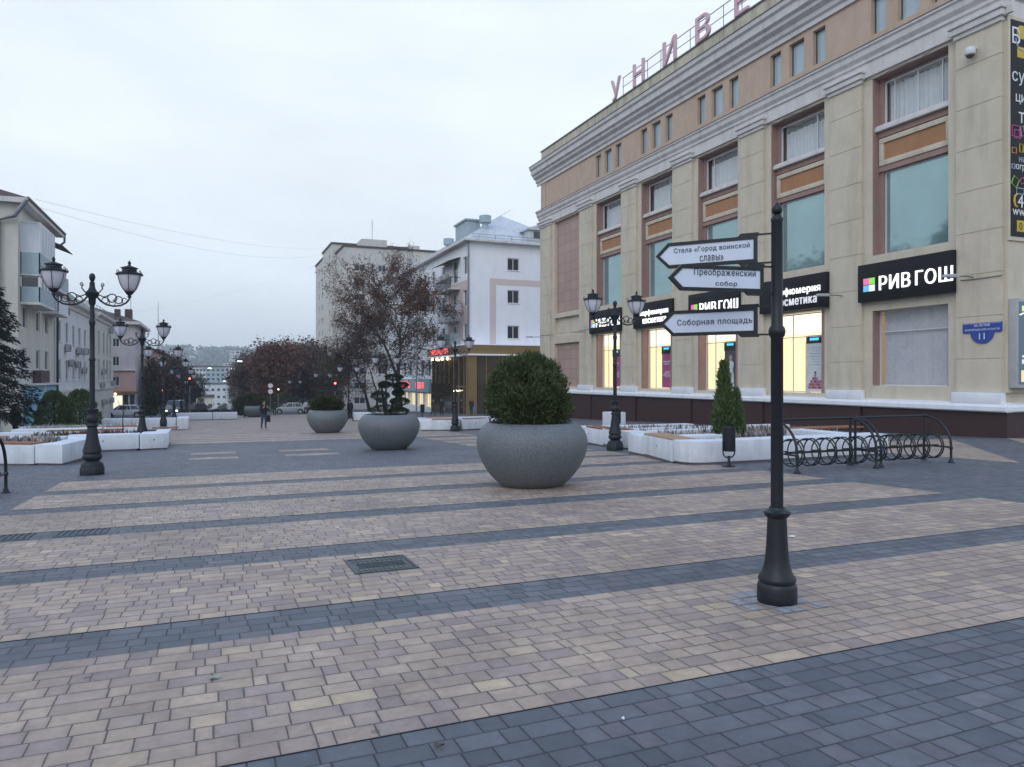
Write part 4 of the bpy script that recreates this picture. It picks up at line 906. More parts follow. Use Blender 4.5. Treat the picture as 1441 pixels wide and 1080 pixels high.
planter('white planter behind the nearest left lamp, its block end towards the walkway', [[(-4.6, 29.05), (-2.38, 29.25), (-2.38, 29.95), (-4.6, 29.85)], [(-2.35, 29.25), (-1.45, 29.45), (-1.55, 30.75), (-2.35, 30.6)], rect(-6.2, 33.6, -3.2, 34.2), rect(-2.0, 31.2, -1.5, 33.0), rect(-9.5, 33.6, -6.3, 34.2)],
        [[(-6.0, 33.65), (-3.3, 33.65), (-3.3, 34.15), (-6.0, 34.15)], [(-2.3, 34.4), (-1.3, 34.4), (-1.3, 34.9), (-2.3, 34.9)]], [rect(-6.2, 30.0, -2.4, 33.5)])
planter('second-row white planter on the left with low frosted plants', [rect(-8.0, 37.6, -4.6, 38.3), rect(-4.5, 37.7, -2.9, 38.4), rect(-8.5, 41.5, -3.2, 42.2)], [[(-4.4, 37.75), (-3.0, 37.75), (-3.0, 38.3), (-4.4, 38.3)]], [rect(-8.2, 38.4, -3.2, 41.4)])
planter('white planter end beside the third left lamp', [rect(-4.4, 49.6, -2.0, 50.3), rect(-1.95, 49.5, -1.3, 52), rect(-9.0, 50.3, -4.5, 51)], [], [rect(-6.5, 51, -2.0, 54)], h=.75)
planter('far low white planter stretching across the walkway beyond the left lamps', [rect(-3.4, 74.6, .1, 75.4), rect(.15, 74.6, 2.3, 75.4)], [], [rect(-3.2, 75.5, 2.2, 78)], h=.7)
def stalks(name, label, rects, n, m, hmin, hmax, wd):
    mb = MB()
    for (x0, y0, x1, y1) in rects:
        for k in range(n):
            x, y = rnd.uniform(x0, x1), rnd.uniform(y0, y1)
            if noise3((x * 1.5, y * 1.5, 0), 1) < -.25: continue
            mb.card((x, y, zg(y) + .40), (rnd.gauss(0, .25), rnd.gauss(0, .25), 1), wd * rnd.uniform(.6, 1.5), rnd.uniform(hmin, hmax), rnd)
    o = mb.build(name, M[m]); return tag(o, label, 'plants', kind='stuff')
stalks('dry_plants', 'frosted grey dry stalks growing in the right planter', [(13.4, 18.2, 19.2, 21.8)], 2000, 'dry_stalk', .08, .30, .03)
stalks('dark_plants', 'dark leafless twigs among the dry stalks in the right planter', [(13.4, 19.5, 19.2, 21.8), (13.6, 21.3, 17.5, 24.3)], 700, 'brown_leaf', .10, .38, .025)
stalks('bedding_plants', 'frosted bedding plants in the nearest left planters', [(-8.2, 25.9, -4.6, 28.1), (-8, 38.6, -3.4, 41.2)], 1500, 'dry_stalk', .15, .38, .05)
stalks('bedding_twigs', 'brownish low twigs in the nearest left planters', [(-8.2, 25.9, -4.6, 28.1), (-6, 30.2, -2.6, 33.2)], 1000, 'brown_leaf', .12, .34, .045)
stalks('planter_grass', 'short green grass in the planters by the racks and left lamp', [(11.8, 15.8, 16.7, 17.1), (-4.6, 30.1, -2.5, 31.5)], 2600, 'grass_leaf', .05, .16, .03)
thuja(14.9, 18.85, zg(18.85) + .42, .36, 2.35, 4200, 'slender pointed thuja growing in the planter behind the litter bin')
thuja(15.3, 18.75, zg(18.85) + .42, .30, 1.5, 2000, 'shorter thuja half hidden beside the slender pointed one')
thuja(-8.25, 48.5, zg(48.5) + .1, 1.05, 2.3, 9000, 'left one of two broad bushy thujas near the houses', 'broad thujas on the left', 'juniper_leaf', .55, True)
thuja(-7.0, 48.6, zg(48.6) + .1, 1.15, 2.35, 9500, 'right one of two broad bushy thujas, nearer the lamp post', 'broad thujas on the left', 'juniper_leaf', .55, True)
thuja(-5.4, 79, zg(79) + .3, .75, 3.0, 2200, 'small dark conical thuja between the second and third left lamps', None, 'topiary_leaf', .75)
thuja(-.9, 76.6, zg(76.6) + .4, .6, 1.6, 1200, 'tiny dark thuja in the far low planter', None, 'topiary_leaf', .7)
t = thing('sapling', 'thin bare sapling standing in the planter behind the nearest left lamp', 'sapling', P(-3.0, 30.6, .4)); mb = MB(); g_ = zg(30.6) + .35
mb.tube([(-3.0, 30.6, g_), (-3.02, 30.6, g_ + .7), (-2.98, 30.6, g_ + 1.5)], [.022, .018, .01], 6); mb.build('stem', M['bark'], t)
mb = MB(); mb.tube([(-3.0, 30.6, g_ + .9), (-2.8, 30.6, g_ + 1.4)], .008, 5); mb.tube([(-3.0, 30.6, g_ + 1.0), (-3.2, 30.65, g_ + 1.45)], .008, 5); mb.build('twig', M['bark'], t)

# ------------------------------------------------------------------ bike racks
def make_rack(label):
    t = thing('bike_rack', label, 'bike rack', (0, 0, 0), 0, 'black bike racks with ring holders'); L = 2.33
    for x in (0, L):
        mb = MB(); mb.tube([(x, .76, 0), (x, .76, 1.14)], .031, 8)
        mb.tube([(x, .76, 1.12)] + [(x, .76 - .74 * math.sin(R(q)), .42 + .70 * math.cos(R(q))) for q in range(0, 91, 10)] + [(x, .02, .3), (x, .02, .08)], .029, 8)
        mb.tube([(x, .76, .38), (x, .02, .38)], .023, 6)
        mb.lathe([(.04, .12), (.042, .16), (.03, .17)], 10, (x, .02, .22)); mb.ball((x, .02, .38), .04); mb.ball((x, .76, 1.14), .036)
        for y_ in (.02, .76): mb.lathe([(.085, 0), (.085, .012), (.06, .03), (.035, .09), (.026, .14)], 12, (x, y_, 0))
        mb.build('end_frame', M['iron'], t, smooth=50)
    mb = MB(); mb.tube([(0, .76, 1.12), (L, .76, 1.12)], .029, 8); mb.build('top_rail', M['iron'], t, smooth=50)
    mb = MB(); mb.box(0, .36, .38, L, .385, .43); mb.build('lower_rail', M['iron'], t)
    for k in range(5):
        cx_ = .22 + k * .472
        mb = MB()
        for s in (-1, 1):
            mb.tube([(cx_ + s * .075 + .045 * s * math.cos(q), .37 + .30 * math.cos(q), .405 + .30 * math.sin(q)) for q in [2 * math.pi * j / 28 for j in range(28)]], .0165, 6, closed=True)
        for q in (60, 120, 240, 300, 0, 180):
            mb.tube([(cx_ + s * (.075 + .045 * math.cos(R(q))), .37 + .30 * math.cos(R(q)), .405 + .30 * math.sin(R(q))) for s in (-1, 1)], .013, 5)
        mb.build('ring_holder', M['iron'], t, smooth=50)
    return t
rk = make_rack('bike rack nearer to the signpost pole, before the long white planter'); rk.location = P(11.78, 12.42, .002)
copy_tree(rk, P(14.42, 12.56, .002), 0, 'right-hand bike rack standing nearest the corner of the store')
copy_tree(rk, P(-3.64, 16.74, .002), R(180), 'bike rack end cut off by the left edge of the photo', scale=1.0)
# ------------------------------------------------------------------ litter bins
def make_bin(label):
    t = thing('litter_bin', label, 'bin', (0, 0, 0), 0, 'black litter bins')
    mb = MB(); mb.lathe([(.13, .38), (.150, .385), (.153, .40), (.153, .92), (.162, .925), (.162, .955), (.14, .96), (.13, .90), (.125, .5)], 22); mb.build('bucket', M['iron'], t, smooth=40)
    mb = MB(); mb.tube([(.168, 0, .62), (.172, 0, .40)] + [(.172 * math.cos(R(q)), 0, .36 - .14 * math.sin(R(q))) for q in range(0, 181, 15)] + [(-.172, 0, .40), (-.168, 0, .62)], .016, 7)
    mb.lathe([(.165, 0), (.165, .02), (.12, .035), (.05, .06), (.035, .12), (.03, .22), (.055, .225), (.05, .25), (.02, .27)], 18); mb.build('stand', M['iron'], t, smooth=45)
    return t
b0 = make_bin('black litter bin on a forked stand before the white planter'); b0.location = P(11.45, 14.3)
copy_tree(b0, P(18.3, 31.2), .4, 'black litter bin behind the nearest bowl, against a white block', scale=1.15); copy_tree(b0, P(17.9, 65.4), .8, 'black bin at the foot of the thin pole by the topiary', scale=1.3)
# ------------------------------------------------------------------ covers and litter on the paving
t = thing('drain_cover', 'rectangular cast iron access cover set in the beige paving', 'cover', P(1.61, 7.53)); gy = lambda y: zg(y) + .0045
def flat(mb, x0, y0, x1, y1, z0, z1, mi=0): 
    mb.add([(x0, y0, zg(y0) + z0), (x1, y0, zg(y0) + z0), (x1, y1, zg(y1) + z0), (x0, y1, zg(y1) + z0), (x0, y0, zg(y0) + z1), (x1, y0, zg(y0) + z1), (x1, y1, zg(y1) + z1), (x0, y1, zg(y1) + z1)], [(0, 3, 2, 1), (4, 5, 6, 7), (0, 1, 5, 4), (1, 2, 6, 5), (2, 3, 7, 6), (3, 0, 4, 7)], mi)
cast = mat('cast_iron', (.085, .105, .11), .5, .4, var=.3, vs_=9, bump=.3)
mb = MB(); flat(mb, 1.30, 7.20, 1.94, 7.23, 0, .016); flat(mb, 1.30, 7.83, 1.94, 7.86, 0, .016); flat(mb, 1.30, 7.23, 1.33, 7.83, 0, .016); flat(mb, 1.91, 7.23, 1.94, 7.83, 0, .016); mb.build('frame', cast, t)
mb = MB(); flat(mb, 1.332, 7.232, 1.908, 7.828, 0, .008)
for j in range(11):
    x = 1.36 + j * .05
    flat(mb, x, 7.26, x + .022, 7.37, .008, .015); flat(mb, x, 7.69, x + .022, 7.80, .008, .015)
for j in range(4): flat(mb, 1.38, 7.42 + j * .06, 1.86, 7.435 + j * .06, .008, .015)
mb.build('lid', cast, t)
t = thing('drain_grate', 'slotted drain grates lying along a grey paving band', 'grate', P(-2.0, 11.1)); mb = MB()
for x0 in (-2.72, -1.86):
    flat(mb, x0, 10.83, x0 + .6, 10.86, 0, .012); flat(mb, x0, 11.27, x0 + .6, 11.30, 0, .012)
    for j in range(9): flat(mb, x0 + j * .07, 10.86, x0 + j * .07 + .03, 11.27, 0, .012)
mb.build('bars', mat('grate_iron', (.095, .107, .122), .8, 0, var=.3, vs_=9), t)
def scrap(name, label, x, y, r, m, seed):
    q = random.Random(seed); mb = MB(); pts = []
    for k in range(9):
        a = 6.283 * k / 9; rr = r * q.uniform(.45, 1.1); pts.append((x + rr * math.cos(a), y + rr * math.sin(a) * .7, zg(y) + .008 + q.uniform(0, .018)))
    mb.add(pts + [(p[0], p[1], p[2] + .004) for p in pts], [tuple(range(9))[::-1], tuple(range(9, 18))] + [(k, (k + 1) % 9, 9 + (k + 1) % 9, 9 + k) for k in range(9)]); return tag(mb.build(name, m), label, 'litter')
mb = MB(); qc = random.Random(4)
for j in range(-3, 3):
    yy0 = (math.floor(sy / ROW) + j) * ROW + .012; x0 = sx - .40 + qc.uniform(0, .1)
    while x0 < sx + .36:
        w_ = qc.uniform(.07, .15); dd = math.hypot(x0 + w_ / 2 - sx, yy0 + .07 - sy)
        if .10 < dd < .36 and qc.random() < .8: mb.add([(x0, yy0, zg(yy0) + .0075), (x0 + w_, yy0, zg(yy0) + .0075), (x0 + w_, yy0 + .136, zg(yy0 + .136) + .0075), (x0, yy0 + .136, zg(yy0 + .136) + .0075)], [(0, 1, 2, 3)])
        x0 += w_ + .012
struct(mb.build('paving_patch', mat('pale_cut_pavers', (.29, .30, .315), .85, var=.35, vs_=16, bump=.3)))
scrap('paper_scrap', 'crumpled white paper scrap to the right of the signpost', 6.42, 6.86, .05, M['whitep'], 3); scrap('fallen_leaf', 'pale fallen leaf lying on the near beige paving', .03, 4.85, .05, mat('pale_leaf', (.30, .36, .33), .8), 8)
scrap('fallen_leaf', 'dark fallen leaf on the grey paving at the bottom', 1.03, 3.45, .03, M['earth'], 4); scrap('cigarette_stub', 'tiny white stub on the grey paving near the bottom', 2.0, 3.35, .012, M['whitep'], 9); scrap('fallen_leaf', 'small brown leaf on the beige paving in mid square', 1.9, 12.6, .05, M['bark'], 12)

# ------------------------------------------------------------------ people
def skin_mesh(verts, edges, sub=2):
    me = bpy.data.meshes.new('figure'); me.from_pydata([v[:3] for v in verts], edges, []); o = bpy.data.objects.new('figure', me); COL.objects.link(o)
    o.modifiers.new('s', 'SKIN').use_smooth_shade = True; sv = me.skin_vertices[0].data
    for i, v in enumerate(verts): sv[i].radius = (v[3], v[4] if len(v) > 4 else v[3]); sv[i].use_root = (i == 0)
    o.modifiers.new('u', 'SUBSURF').levels = sub
    dg = bpy.context.evaluated_depsgraph_get(); dg.update(); m2 = bpy.data.meshes.new_from_object(o.evaluated_get(dg)); bpy.data.objects.remove(o); return m2
def figure(pose='walk', coat=0, bulk=1.0):
    """a standing or walking body facing -Y, one continuous surface"""
    V = [(0, 0, .95, .155 * bulk, .115 * bulk), (0, 0, 1.12, .150 * bulk, .115 * bulk), (0, -.01, 1.32, .175 * bulk, .125 * bulk), (0, 0, 1.44, .11, .09), (0, -.005, 1.51, .055, .055), (0, -.02, 1.60, .085, .095), (0, -.01, 1.69, .072, .085)]
    E_ = [(0, 1), (1, 2), (2, 3), (3, 4), (4, 5), (5, 6)]
    def add(p, par): V.append(p); E_.append((par, len(V) - 1)); return len(V) - 1
    add((0, -.125, 1.585, .018), 5)
    st = .20 if pose == 'walk' else .03
    for s in (-1, 1):
        f = -s * st
        h = add((s * .10, 0, .88, .105 * bulk), 0); k = add((s * .105, f * .6 - .03, .49, .068), h); a = add((s * .105, f * 1.15 + (.09 if f > 0 else .02), .10, .045), k); add((s * .115, f * 1.15 - .13 + (.06 if f > 0 else 0), .035, .036), a)
        sh = add((s * .185, 0, 1.41, .075 * bulk), 2)
        if pose == 'phone': e = add((s * .25, -.05, 1.13, .058), sh); w_ = add((s * .12, -.24, 1.30, .042), e); d = Vector((-s * .25, -.25, .93))
        elif pose == 'push': e = add((s * .24, -.08, 1.14, .055), sh); w_ = add((s * .19, -.33, 1.06, .038), e); d = Vector((0, -.9, -.2))
        else: e = add((s * .265, .02 + f * -.25, 1.14, .056), sh); w_ = add((s * .27, -.05 + f * -.6, .90, .038), e); d = Vector((0, -.15, -1))
        d.normalize(); wv = Vector(V[w_][:3]); pm = wv + d * .075; p_ = add((*pm, .034, .022), w_)
        side = d.cross(Vector((s, 0, .2))).normalized()
        for q in range(4):
            b = pm + side * (.026 - .0175 * q) + d * .035; ln = (.060, .070, .066, .050)[q]
            m1 = b + d * ln * .5; m2 = m1 + (d * .8 + Vector((-s * .5, 0, 0))).normalized() * ln * .5
            i1 = add((*b, .0095), p_); i2 = add((*m1, .009), i1); add((*m2, .008), i2)
        th = pm + side * .035 - d * .02; i1 = add((*th, .011), p_); add((*(th + (side + d).normalized() * .045), .009), i1)
    if coat: V[0] = (0, 0, .95, .165 * bulk, .13 * bulk)
    return skin_mesh(V, E_, 2)
FIG = {}
def person(label, loc, rz, jacket, trousers, pose='walk', coat=0, hair=(.03, .022, .018), h=1.0, bulk=1.1, group=None, bag=None, hat=None):
    key = (pose, coat, bulk)
    if key not in FIG: FIG[key] = figure(pose, coat, bulk)
    t = thing('person', label, 'person', loc, rz, group); t.scale = (h, h, h)
    me = FIG[key].copy(); me.materials.clear()
    for m in (mat('skin', (.42, .26, .20), .55), mat('cloth_%02x%02x%02x' % tuple(int(c * 255) for c in jacket), jacket, .85, var=.2, vs_=15), mat('cloth_%02x%02x%02x' % tuple(int(c * 255) for c in trousers), trousers, .85, var=.2, vs_=15), mat('shoe', (.015, .014, .014), .5)): me.materials.append(m)
    lim = .62 if coat else .90
    for p in me.polygons:
        c = p.center; p.use_smooth = True
        if c.z > 1.50: mi = 0
        elif c.z < .085: mi = 3
        elif c.z < lim and abs(c.x) < .215: mi = 2
        else:
            mi = 1
            if pose == 'phone' and c.y < -.235 and c.z > 1.28: mi = 0
            if pose == 'push' and c.y < -.33: mi = 0
            if pose in ('walk', 'stand') and abs(c.x) > .2 and c.z < .89: mi = 0
        p.material_index = mi
    o = bpy.data.objects.new('body', me); COL.objects.link(o); o.parent = t
    mb = MB(); mb.ball((0, .012, 1.665), .094, .108, .085, 14)
    if hat is None: mb.build('hair', mat('hair_%02x' % int(hair[0] * 255), hair, .6), t, world=False, smooth=60)
    else: mb.lathe([(.098, 1.63), (.103, 1.66), (.095, 1.72), (.06, 1.765), (.01, 1.775)], 14, (0, 0, 0)); mb.build('hat', mat('hat', hat, .8), t, world=False, smooth=60)
    if coat:
        mb = MB(); mb.lathe([(.20, 1.0), (.215, .8), (.235, .60), (.22, .59), (.15, .9)], 18, T=Matrix.Diagonal((1, .8, 1, 1))); mb.build('coat_skirt', me.materials[1], t, world=False, smooth=60)
    if bag:
        mb = MB(); mb.box(.26, -.14, .42, .36, .18, .82); mb.tube([(.31, -.08, .82), (.30, -.05, .90), (.31, .10, .82)], .008, 5); o = mb.build('bag', mat('bag_%02x%02x' % (int(bag[0] * 255), int(bag[2] * 255)), bag, .6), None, world=False, bevel=.03)
        o.parent = t
    return t
DK, NV, JEAN = (.018, .018, .022), (.02, .025, .04), (.035, .05, .085)
person('man in a dark jacket and jeans walking alone in mid square, bag at his side', P(3.0, 47.6, .006), R(20), DK, JEAN, 'phone', bag=(.02, .02, .02))
person('man in black walking past the low shrub bowl', P(10.4, 60.0, .002), R(200), (.012, .012, .014), (.014, .014, .018), 'walk')
person('woman in a brown coat by the lit shop front near the restaurant', P(21.7, 75.0, .01), R(15), (.065, .045, .035), (.03, .025, .025), 'walk', 1)
person('person in dark clothes carrying a beige bag beside the woman in brown', P(22.7, 75.3, .01), R(-20), (.02, .02, .022), DK, 'walk', bag=(.25, .20, .14))
person('person in a black coat standing left of the second right lamp by the restaurant', P(24.9, 75.3, .01), R(60), (.015, .015, .02), DK, 'stand', 1)
person('person in a wine-dark jacket with a blue bag by the bronze corner', P(25.2, 72.8, .01), R(-50), (.04, .022, .028), NV, 'stand', bag=(.10, .25, .55))
person('person in black standing right of the bronze column', P(25.9, 70.6, .01), R(90), (.012, .012, .016), (.02, .02, .022), 'stand', 1, hat=(.02, .02, .02))
person('woman in a white top pushing the dark stroller', P(1.75, 81.5, .002), R(175), (.55, .55, .58), (.03, .03, .05), 'push', hair=(.30, .20, .10))
person('person in a white jacket near the crossing right of the dark trees', P(11.0, 95.2, .01), R(10), (.60, .60, .62), DK, 'walk')
person('person in black beside the one in white near the crossing', P(11.9, 95.5, .01), R(-10), DK, DK, 'walk')
person('person in dark green waiting under the round road signs', P(6.9, 90.5, .002), R(170), (.025, .035, .03), DK, 'stand')
person('person in a dark red-brown coat standing before the pale blue shop panels', P(-9.75, 46.8, .002), R(-30), (.045, .025, .028), DK, 'stand', 1)
person('person in black half hidden behind the spruce at the left edge', P(-10.6, 46.0, .002), R(40), (.014, .014, .018), DK, 'stand', 1)
t = thing('stroller', 'dark baby stroller pushed across the square', 'stroller', P(1.72, 82.3, .002)); mb = MB()
for x in (-.24, .24):
    for y in (-.3, .3): mb.tube([(x + 1.72 + .001, 82.3 + y + .11 * math.cos(q), zg(82.3) + .12 + .11 * math.sin(q)) for q in [6.283 * k / 14 for k in range(14)]], .018, 5, closed=True)
mb.build('wheels', M['iron'], t); mb = MB(); g_ = zg(82.3)
mb.extr([(1.48, 82.0, g_ + .32), (1.48, 82.65, g_ + .32), (1.48, 82.75, g_ + .62), (1.48, 82.6, g_ + .95), (1.48, 82.3, g_ + .98), (1.48, 82.25, g_ + .6), (1.48, 81.95, g_ + .52)], (.48, 0, 0)); mb.build('seat', mat('stroller_cloth', (.025, .025, .03), .8), t, bevel=.05)
mb = MB(); mb.tube([(1.5, 82.0, g_ + .12), (1.5, 82.2, g_ + .5), (1.5, 81.75, g_ + 1.02), (1.94, 81.75, g_ + 1.02), (1.94, 82.2, g_ + .5), (1.94, 82.0, g_ + .12)], .016, 6); mb.build('handle_frame', M['rail'], t)

# ------------------------------------------------------------------ cars
def car(label, x, y, rz, col, L=4.3, van=False, lights=None, name='car'):
    t = thing(name, label, 'van' if van else 'car', P(x, y, .01), rz)
    pm = mat('paint_%02x%02x%02x' % tuple(int(c * 255) for c in col), col, .3, .1, var=.03, coat=.6)
    W = .82; a = L / 2; rw = .31; xw = (-a + .78, a - .80)
    def arch(cx_): return [(cx_ + (rw + .06) * math.cos(R(q)), .31 + (rw + .06) * math.sin(R(q))) for q in range(180, -1, -20)]
    bot = [(-a + .05, .26)] + arch(xw[0]) + arch(xw[1]) + [(a - .05, .26)]
    top = [(a, .45), (a - .02, .70), (a - .12, .80), (a - .95, .92), (-a + .75, .95), (-a + .12, .92), (-a, .78), (-a - .01, .42)] if not van else [(a, .5), (a - .05, .95), (a - .5, 1.15), (-a, 1.15), (-a - .01, .4)]
    mb = MB(); mb.extr([(x_, -W, z) for x_, z in bot + top], (0, 2 * W, 0)); mb.build('body', pm, t, world=False, bevel=.05)
    if van: lo = (-a + .02, a - .55); hi = (-a + .08, a - 1.05); z0, z1 = 1.13, 1.92
    else: lo = (-a + .30, a - 1.05); hi = (-a + .98, a - 1.75); z0, z1 = .90, 1.42
    wl, wh = W - .05, W - .20
    vs = [(lo[0], -wl, z0), (lo[1], -wl, z0), (lo[1], wl, z0), (lo[0], wl, z0), (hi[0], -wh, z1), (hi[1], -wh, z1), (hi[1], wh, z1), (hi[0], wh, z1)]
    mb = MB(); mb.add(vs, [(0, 3, 2, 1), (4, 5, 6, 7), (0, 1, 5, 4), (1, 2, 6, 5), (2, 3, 7, 6), (3, 0, 4, 7)]); cab = mb.build('cabin_glass', M['glass_dk'], t, world=False, bevel=.04)
    mb = MB()
    mb.add([(hi[0] - .05, -wh - .01, z1 - .02), (hi[1] + .05, -wh - .01, z1 - .02), (hi[1] + .05, wh + .01, z1 - .02), (hi[0] - .05, wh + .01, z1 - .02), (hi[0] + .05, -wh + .08, z1 + .045), (hi[1] - .05, -wh + .08, z1 + .045), (hi[1] - .05, wh - .08, z1 + .045), (hi[0] + .05, wh - .08, z1 + .045)],
           [(0, 3, 2, 1), (4, 5, 6, 7), (0, 1, 5, 4), (1, 2, 6, 5), (2, 3, 7, 6), (3, 0, 4, 7)])
    for s in (-1, 1):
        for f in (0, .36, .50, .86, 1):
            xa = lo[0] + (lo[1] - lo[0]) * f; xb = hi[0] + (hi[1] - hi[0]) * f
            mb.tube([(xa, s * (wl + .004), z0), (xb, s * (wh + .012), z1)], .035, 5)
    mb.build('roof', pm, t, world=False)
    for cx_ in xw:
        for s in (-1, 1):
            T = Matrix.Translation((cx_, s * (W - .10), .31)) @ Matrix.Rotation(R(90), 4, 'X')
            mb = MB(); mb.lathe([(.2, -.09), (.30, -.085), (.315, -.05), (.315, .05), (.30, .085), (.2, .09)], 20, T=T); wh_ = mb.build('wheel', mat('tyre', (.018, .018, .02), .85), t, world=False, smooth=40)
            mb = MB(); mb.lathe([(.19, -.095), (.06, -.10), (.02, -.098)], 14, T=T); mb.lathe([(.19, .095), (.06, .10), (.02, .098)], 14, T=T); o = mb.build('rim', M['ac'], wh_, world=False)
    for s in (-1, 1):
        mb = MB(); mb.box(a - .06, s * .62 - .14, .62, a + .012, s * .62 + .14, .76); mb.build('headlight', M['headl'] if lights in ('front', 'both') else M['lampglass'], t, world=False, bevel=.03)
        mb = MB(); mb.box(-a - .02, s * .64 - .13, .66, -a + .05, s * .64 + .13, .84); mb.build('tail_light', M['tail'] if lights in ('rear', 'both') else mat('red_lens', (.25, .02, .02), .3), t, world=False, bevel=.03)
    mb = MB(); mb.box(a - .03, -.7, .28, a + .04, .7, .48); mb.box(-a - .04, -.7, .28, -a + .03, .7, .50); mb.build('bumper', mat('bumper_grey', (.04, .04, .045), .6), t, world=False, bevel=.03)
    return t
car('white sedan parked side-on by the pale office building', -9.3, 95.6, R(178), (.74, .77, .82), 4.4)
car('grey van with lit headlights near the left trees', -4.3, 105.5, R(-100), (.20, .21, .23), 4.6, True, 'front', 'van')
car('dark car standing at the crossing left of the sedan', -1.2, 104.5, R(4), (.03, .032, .036), 4.3)
car('dark blue sedan with a lit red tail light at the crossing', 1.95, 101.0, R(186), (.045, .06, .075), 4.5, False, 'rear')
car('silver car at the crossing under the dark trees', 9.6, 100.5, R(172), (.45, .46, .48), 4.2)
car('dark car with a lit headlight behind the third bowl', 13.4, 104.5, R(200), (.05, .05, .055), 4.2, False, 'front')
# ------------------------------------------------------------------ signals, road signs, street lights
def signal(label, x, y, on, h=3.2, rz=0):
    t = thing('traffic_light', label, 'traffic light', P(x, y), rz, 'traffic lights at the crossing')
    mb = MB(); mb.tube([(0, 0, 0), (0, 0, h)], .055, 8); mb.build('post', M['rail'], t, world=False)
    mb = MB(); mb.box(-.17, -.14, h - .95, .17, .06, h); hd = mb.build('head', M['black'], t, world=False, bevel=.03)
    for k, m in enumerate(('redlamp', 'off', 'off') if on else ('off', 'amber', 'off')):
        mb = MB(); mb.lathe([(.01, -.02), (.085, -.01), (.095, .01), (.09, .03)], 14, T=Matrix.Translation((0, -.15, h - .17 - .31 * k)) @ Matrix.Rotation(R(90), 4, 'X')); mb.build('lamp', M[m] if m != 'off' else mat('lamp_off', (.03, .03, .03), .4), hd, world=False)
    return t
signal('traffic light showing red by the dark trees at the left crossing', -2.3, 93.2, True, 4.6); signal('red traffic light just left of the third left lamp', -4.1, 75.5, True, 3.0); signal('red traffic light behind the low shrub bowl', 11.5, 75.0, True, 3.6); signal('traffic light with an amber lamp beside the round road signs', 7.5, 92.8, False, 3.6)
t = thing('road_sign', 'two round road signs one above the other on a pole', 'road sign', P(6.55, 92.0)); mb = MB(); mb.tube([(0, 0, 0), (0, 0, 3.9)], .04, 8); mb.build('pole', M['rail'], t, world=False)
for z in (3.55, 2.85):
    T = Matrix.Translation((0, -.06, z)) @ Matrix.Rotation(R(90), 4, 'X')
    mb = MB(); mb.lathe([(.30, -.01), (.33, -.01), (.33, .012), (.30, .012)], 22, T=T); d = mb.build('disc_rim', mat('red_enamel', (.42, .04, .04), .4), t, world=False); mb = MB(); mb.lathe([(.01, .020), (.275, .020), (.275, .0125), (.01, .0125)], 22, T=T); mb.build('disc_face', M['whitep'], d, world=False)
def mast(label, x, y, h, arm, rz=0):
    t = thing('street_light', label, 'street light', P(x, y), rz, 'tall street lights down the street')
    mb = MB(); mb.tube([(0, 0, 0), (0, 0, h * .6), (0, 0, h - .4), (arm * .3, 0, h), (arm, 0, h + .15)], [.12, .09, .07, .05, .04], 8); mb.build('mast', M['rail'], t, world=False)
    mb = MB(); mb.box(min(arm, arm * 1.5), -.16, h + .02, max(arm, arm * 1.5), .16, h + .22); mb.build('luminaire', M['cool'], t, world=False, bevel=.05)
mast('tall street light with a cool lit head before the right-hand dark trees', 7.4, 152, 9.6, -1.8); mast('second tall street light further down the street', 6.9, 185, 9.8, -1.8); mast('third tall street light further down the street', 6.7, 222, 10, -1.8); mast('farthest tall street light on the street', 6.5, 270, 10, -1.8); mast('tall street light on the left side of the far street', -2.6, 205, 11, 1.8)
t = thing('utility_pole', 'slim grey utility pole beside the lit shop front', 'pole', P(17.5, 66)); mb = MB(); mb.tube([(17.5, 66, zg(66)), (17.5, 66, 5.0)], [.07, .05], 8); mb.build('shaft', M['rail'], t); mb = MB(); mb.box(17.3, 65.95, 4.6, 18.6, 66.05, 4.66); mb.build('crossarm', M['rail'], t)

# ------------------------------------------------------------------ white house with the restaurant
HX, HY = 27.0, 78.8; g0 = zg(HY)
hs = thing('white_house', 'white apartment house with pink stripes and a pale metal hip roof', 'house', (HX, HY, g0))
side = []          # (y0, y1, z0, z1)
for z0, z1 in ((13.6, 15.6), (9.95, 11.75), (6.2, 7.9)):
    for y in (79.4, 88.0, 92.5, 96.5, 101.0, 105.5, 110.0, 114): side.append((y, y + 1.45, z0, z1))
    for y in (83.0,): side.append((y, y + 1.9, z0 - .6, z1))
low = [(y, y + 1.4, 1.9, 4.1) for y in (94.6, 98.0, 101.2, 104.6, 108, 111.5)]
shopw = [(y, y + 3.4, -2.3, -.35) for y in (94.3, 98.4, 102.6, 107)]
gab = [(31.67, 33.18, z0, z1) for z0, z1 in ((14.1, 15.55), (10.3, 11.85), (6.2, 7.75))]
mb = MB(); wall(mb, 'x', HX, 1, HY, 120, -5, 17.2, side + low + shopw, .4); wall(mb, 'y', HY, 1, HX + .4, 44, -5, 17.2, gab, .4); mb.box(HX + .9, HY + .9, -5, 43.9, 119.9, 17.1)
mb.build('wall', M['wht_wall'], hs)
for h in gab: window(hs, 'y', HY, 1, *h, bars=(.5,), gm='glass_dk', fw=.10, rec=.15, sill='trim')
for h in side: window(hs, 'x', HX, 1, *h, bars=(.5,), gm='glass_dk', fw=.09, rec=.15)
for h in low: window(hs, 'x', HX, 1, *h, gm='glass_dk', fw=.1, rec=.12)
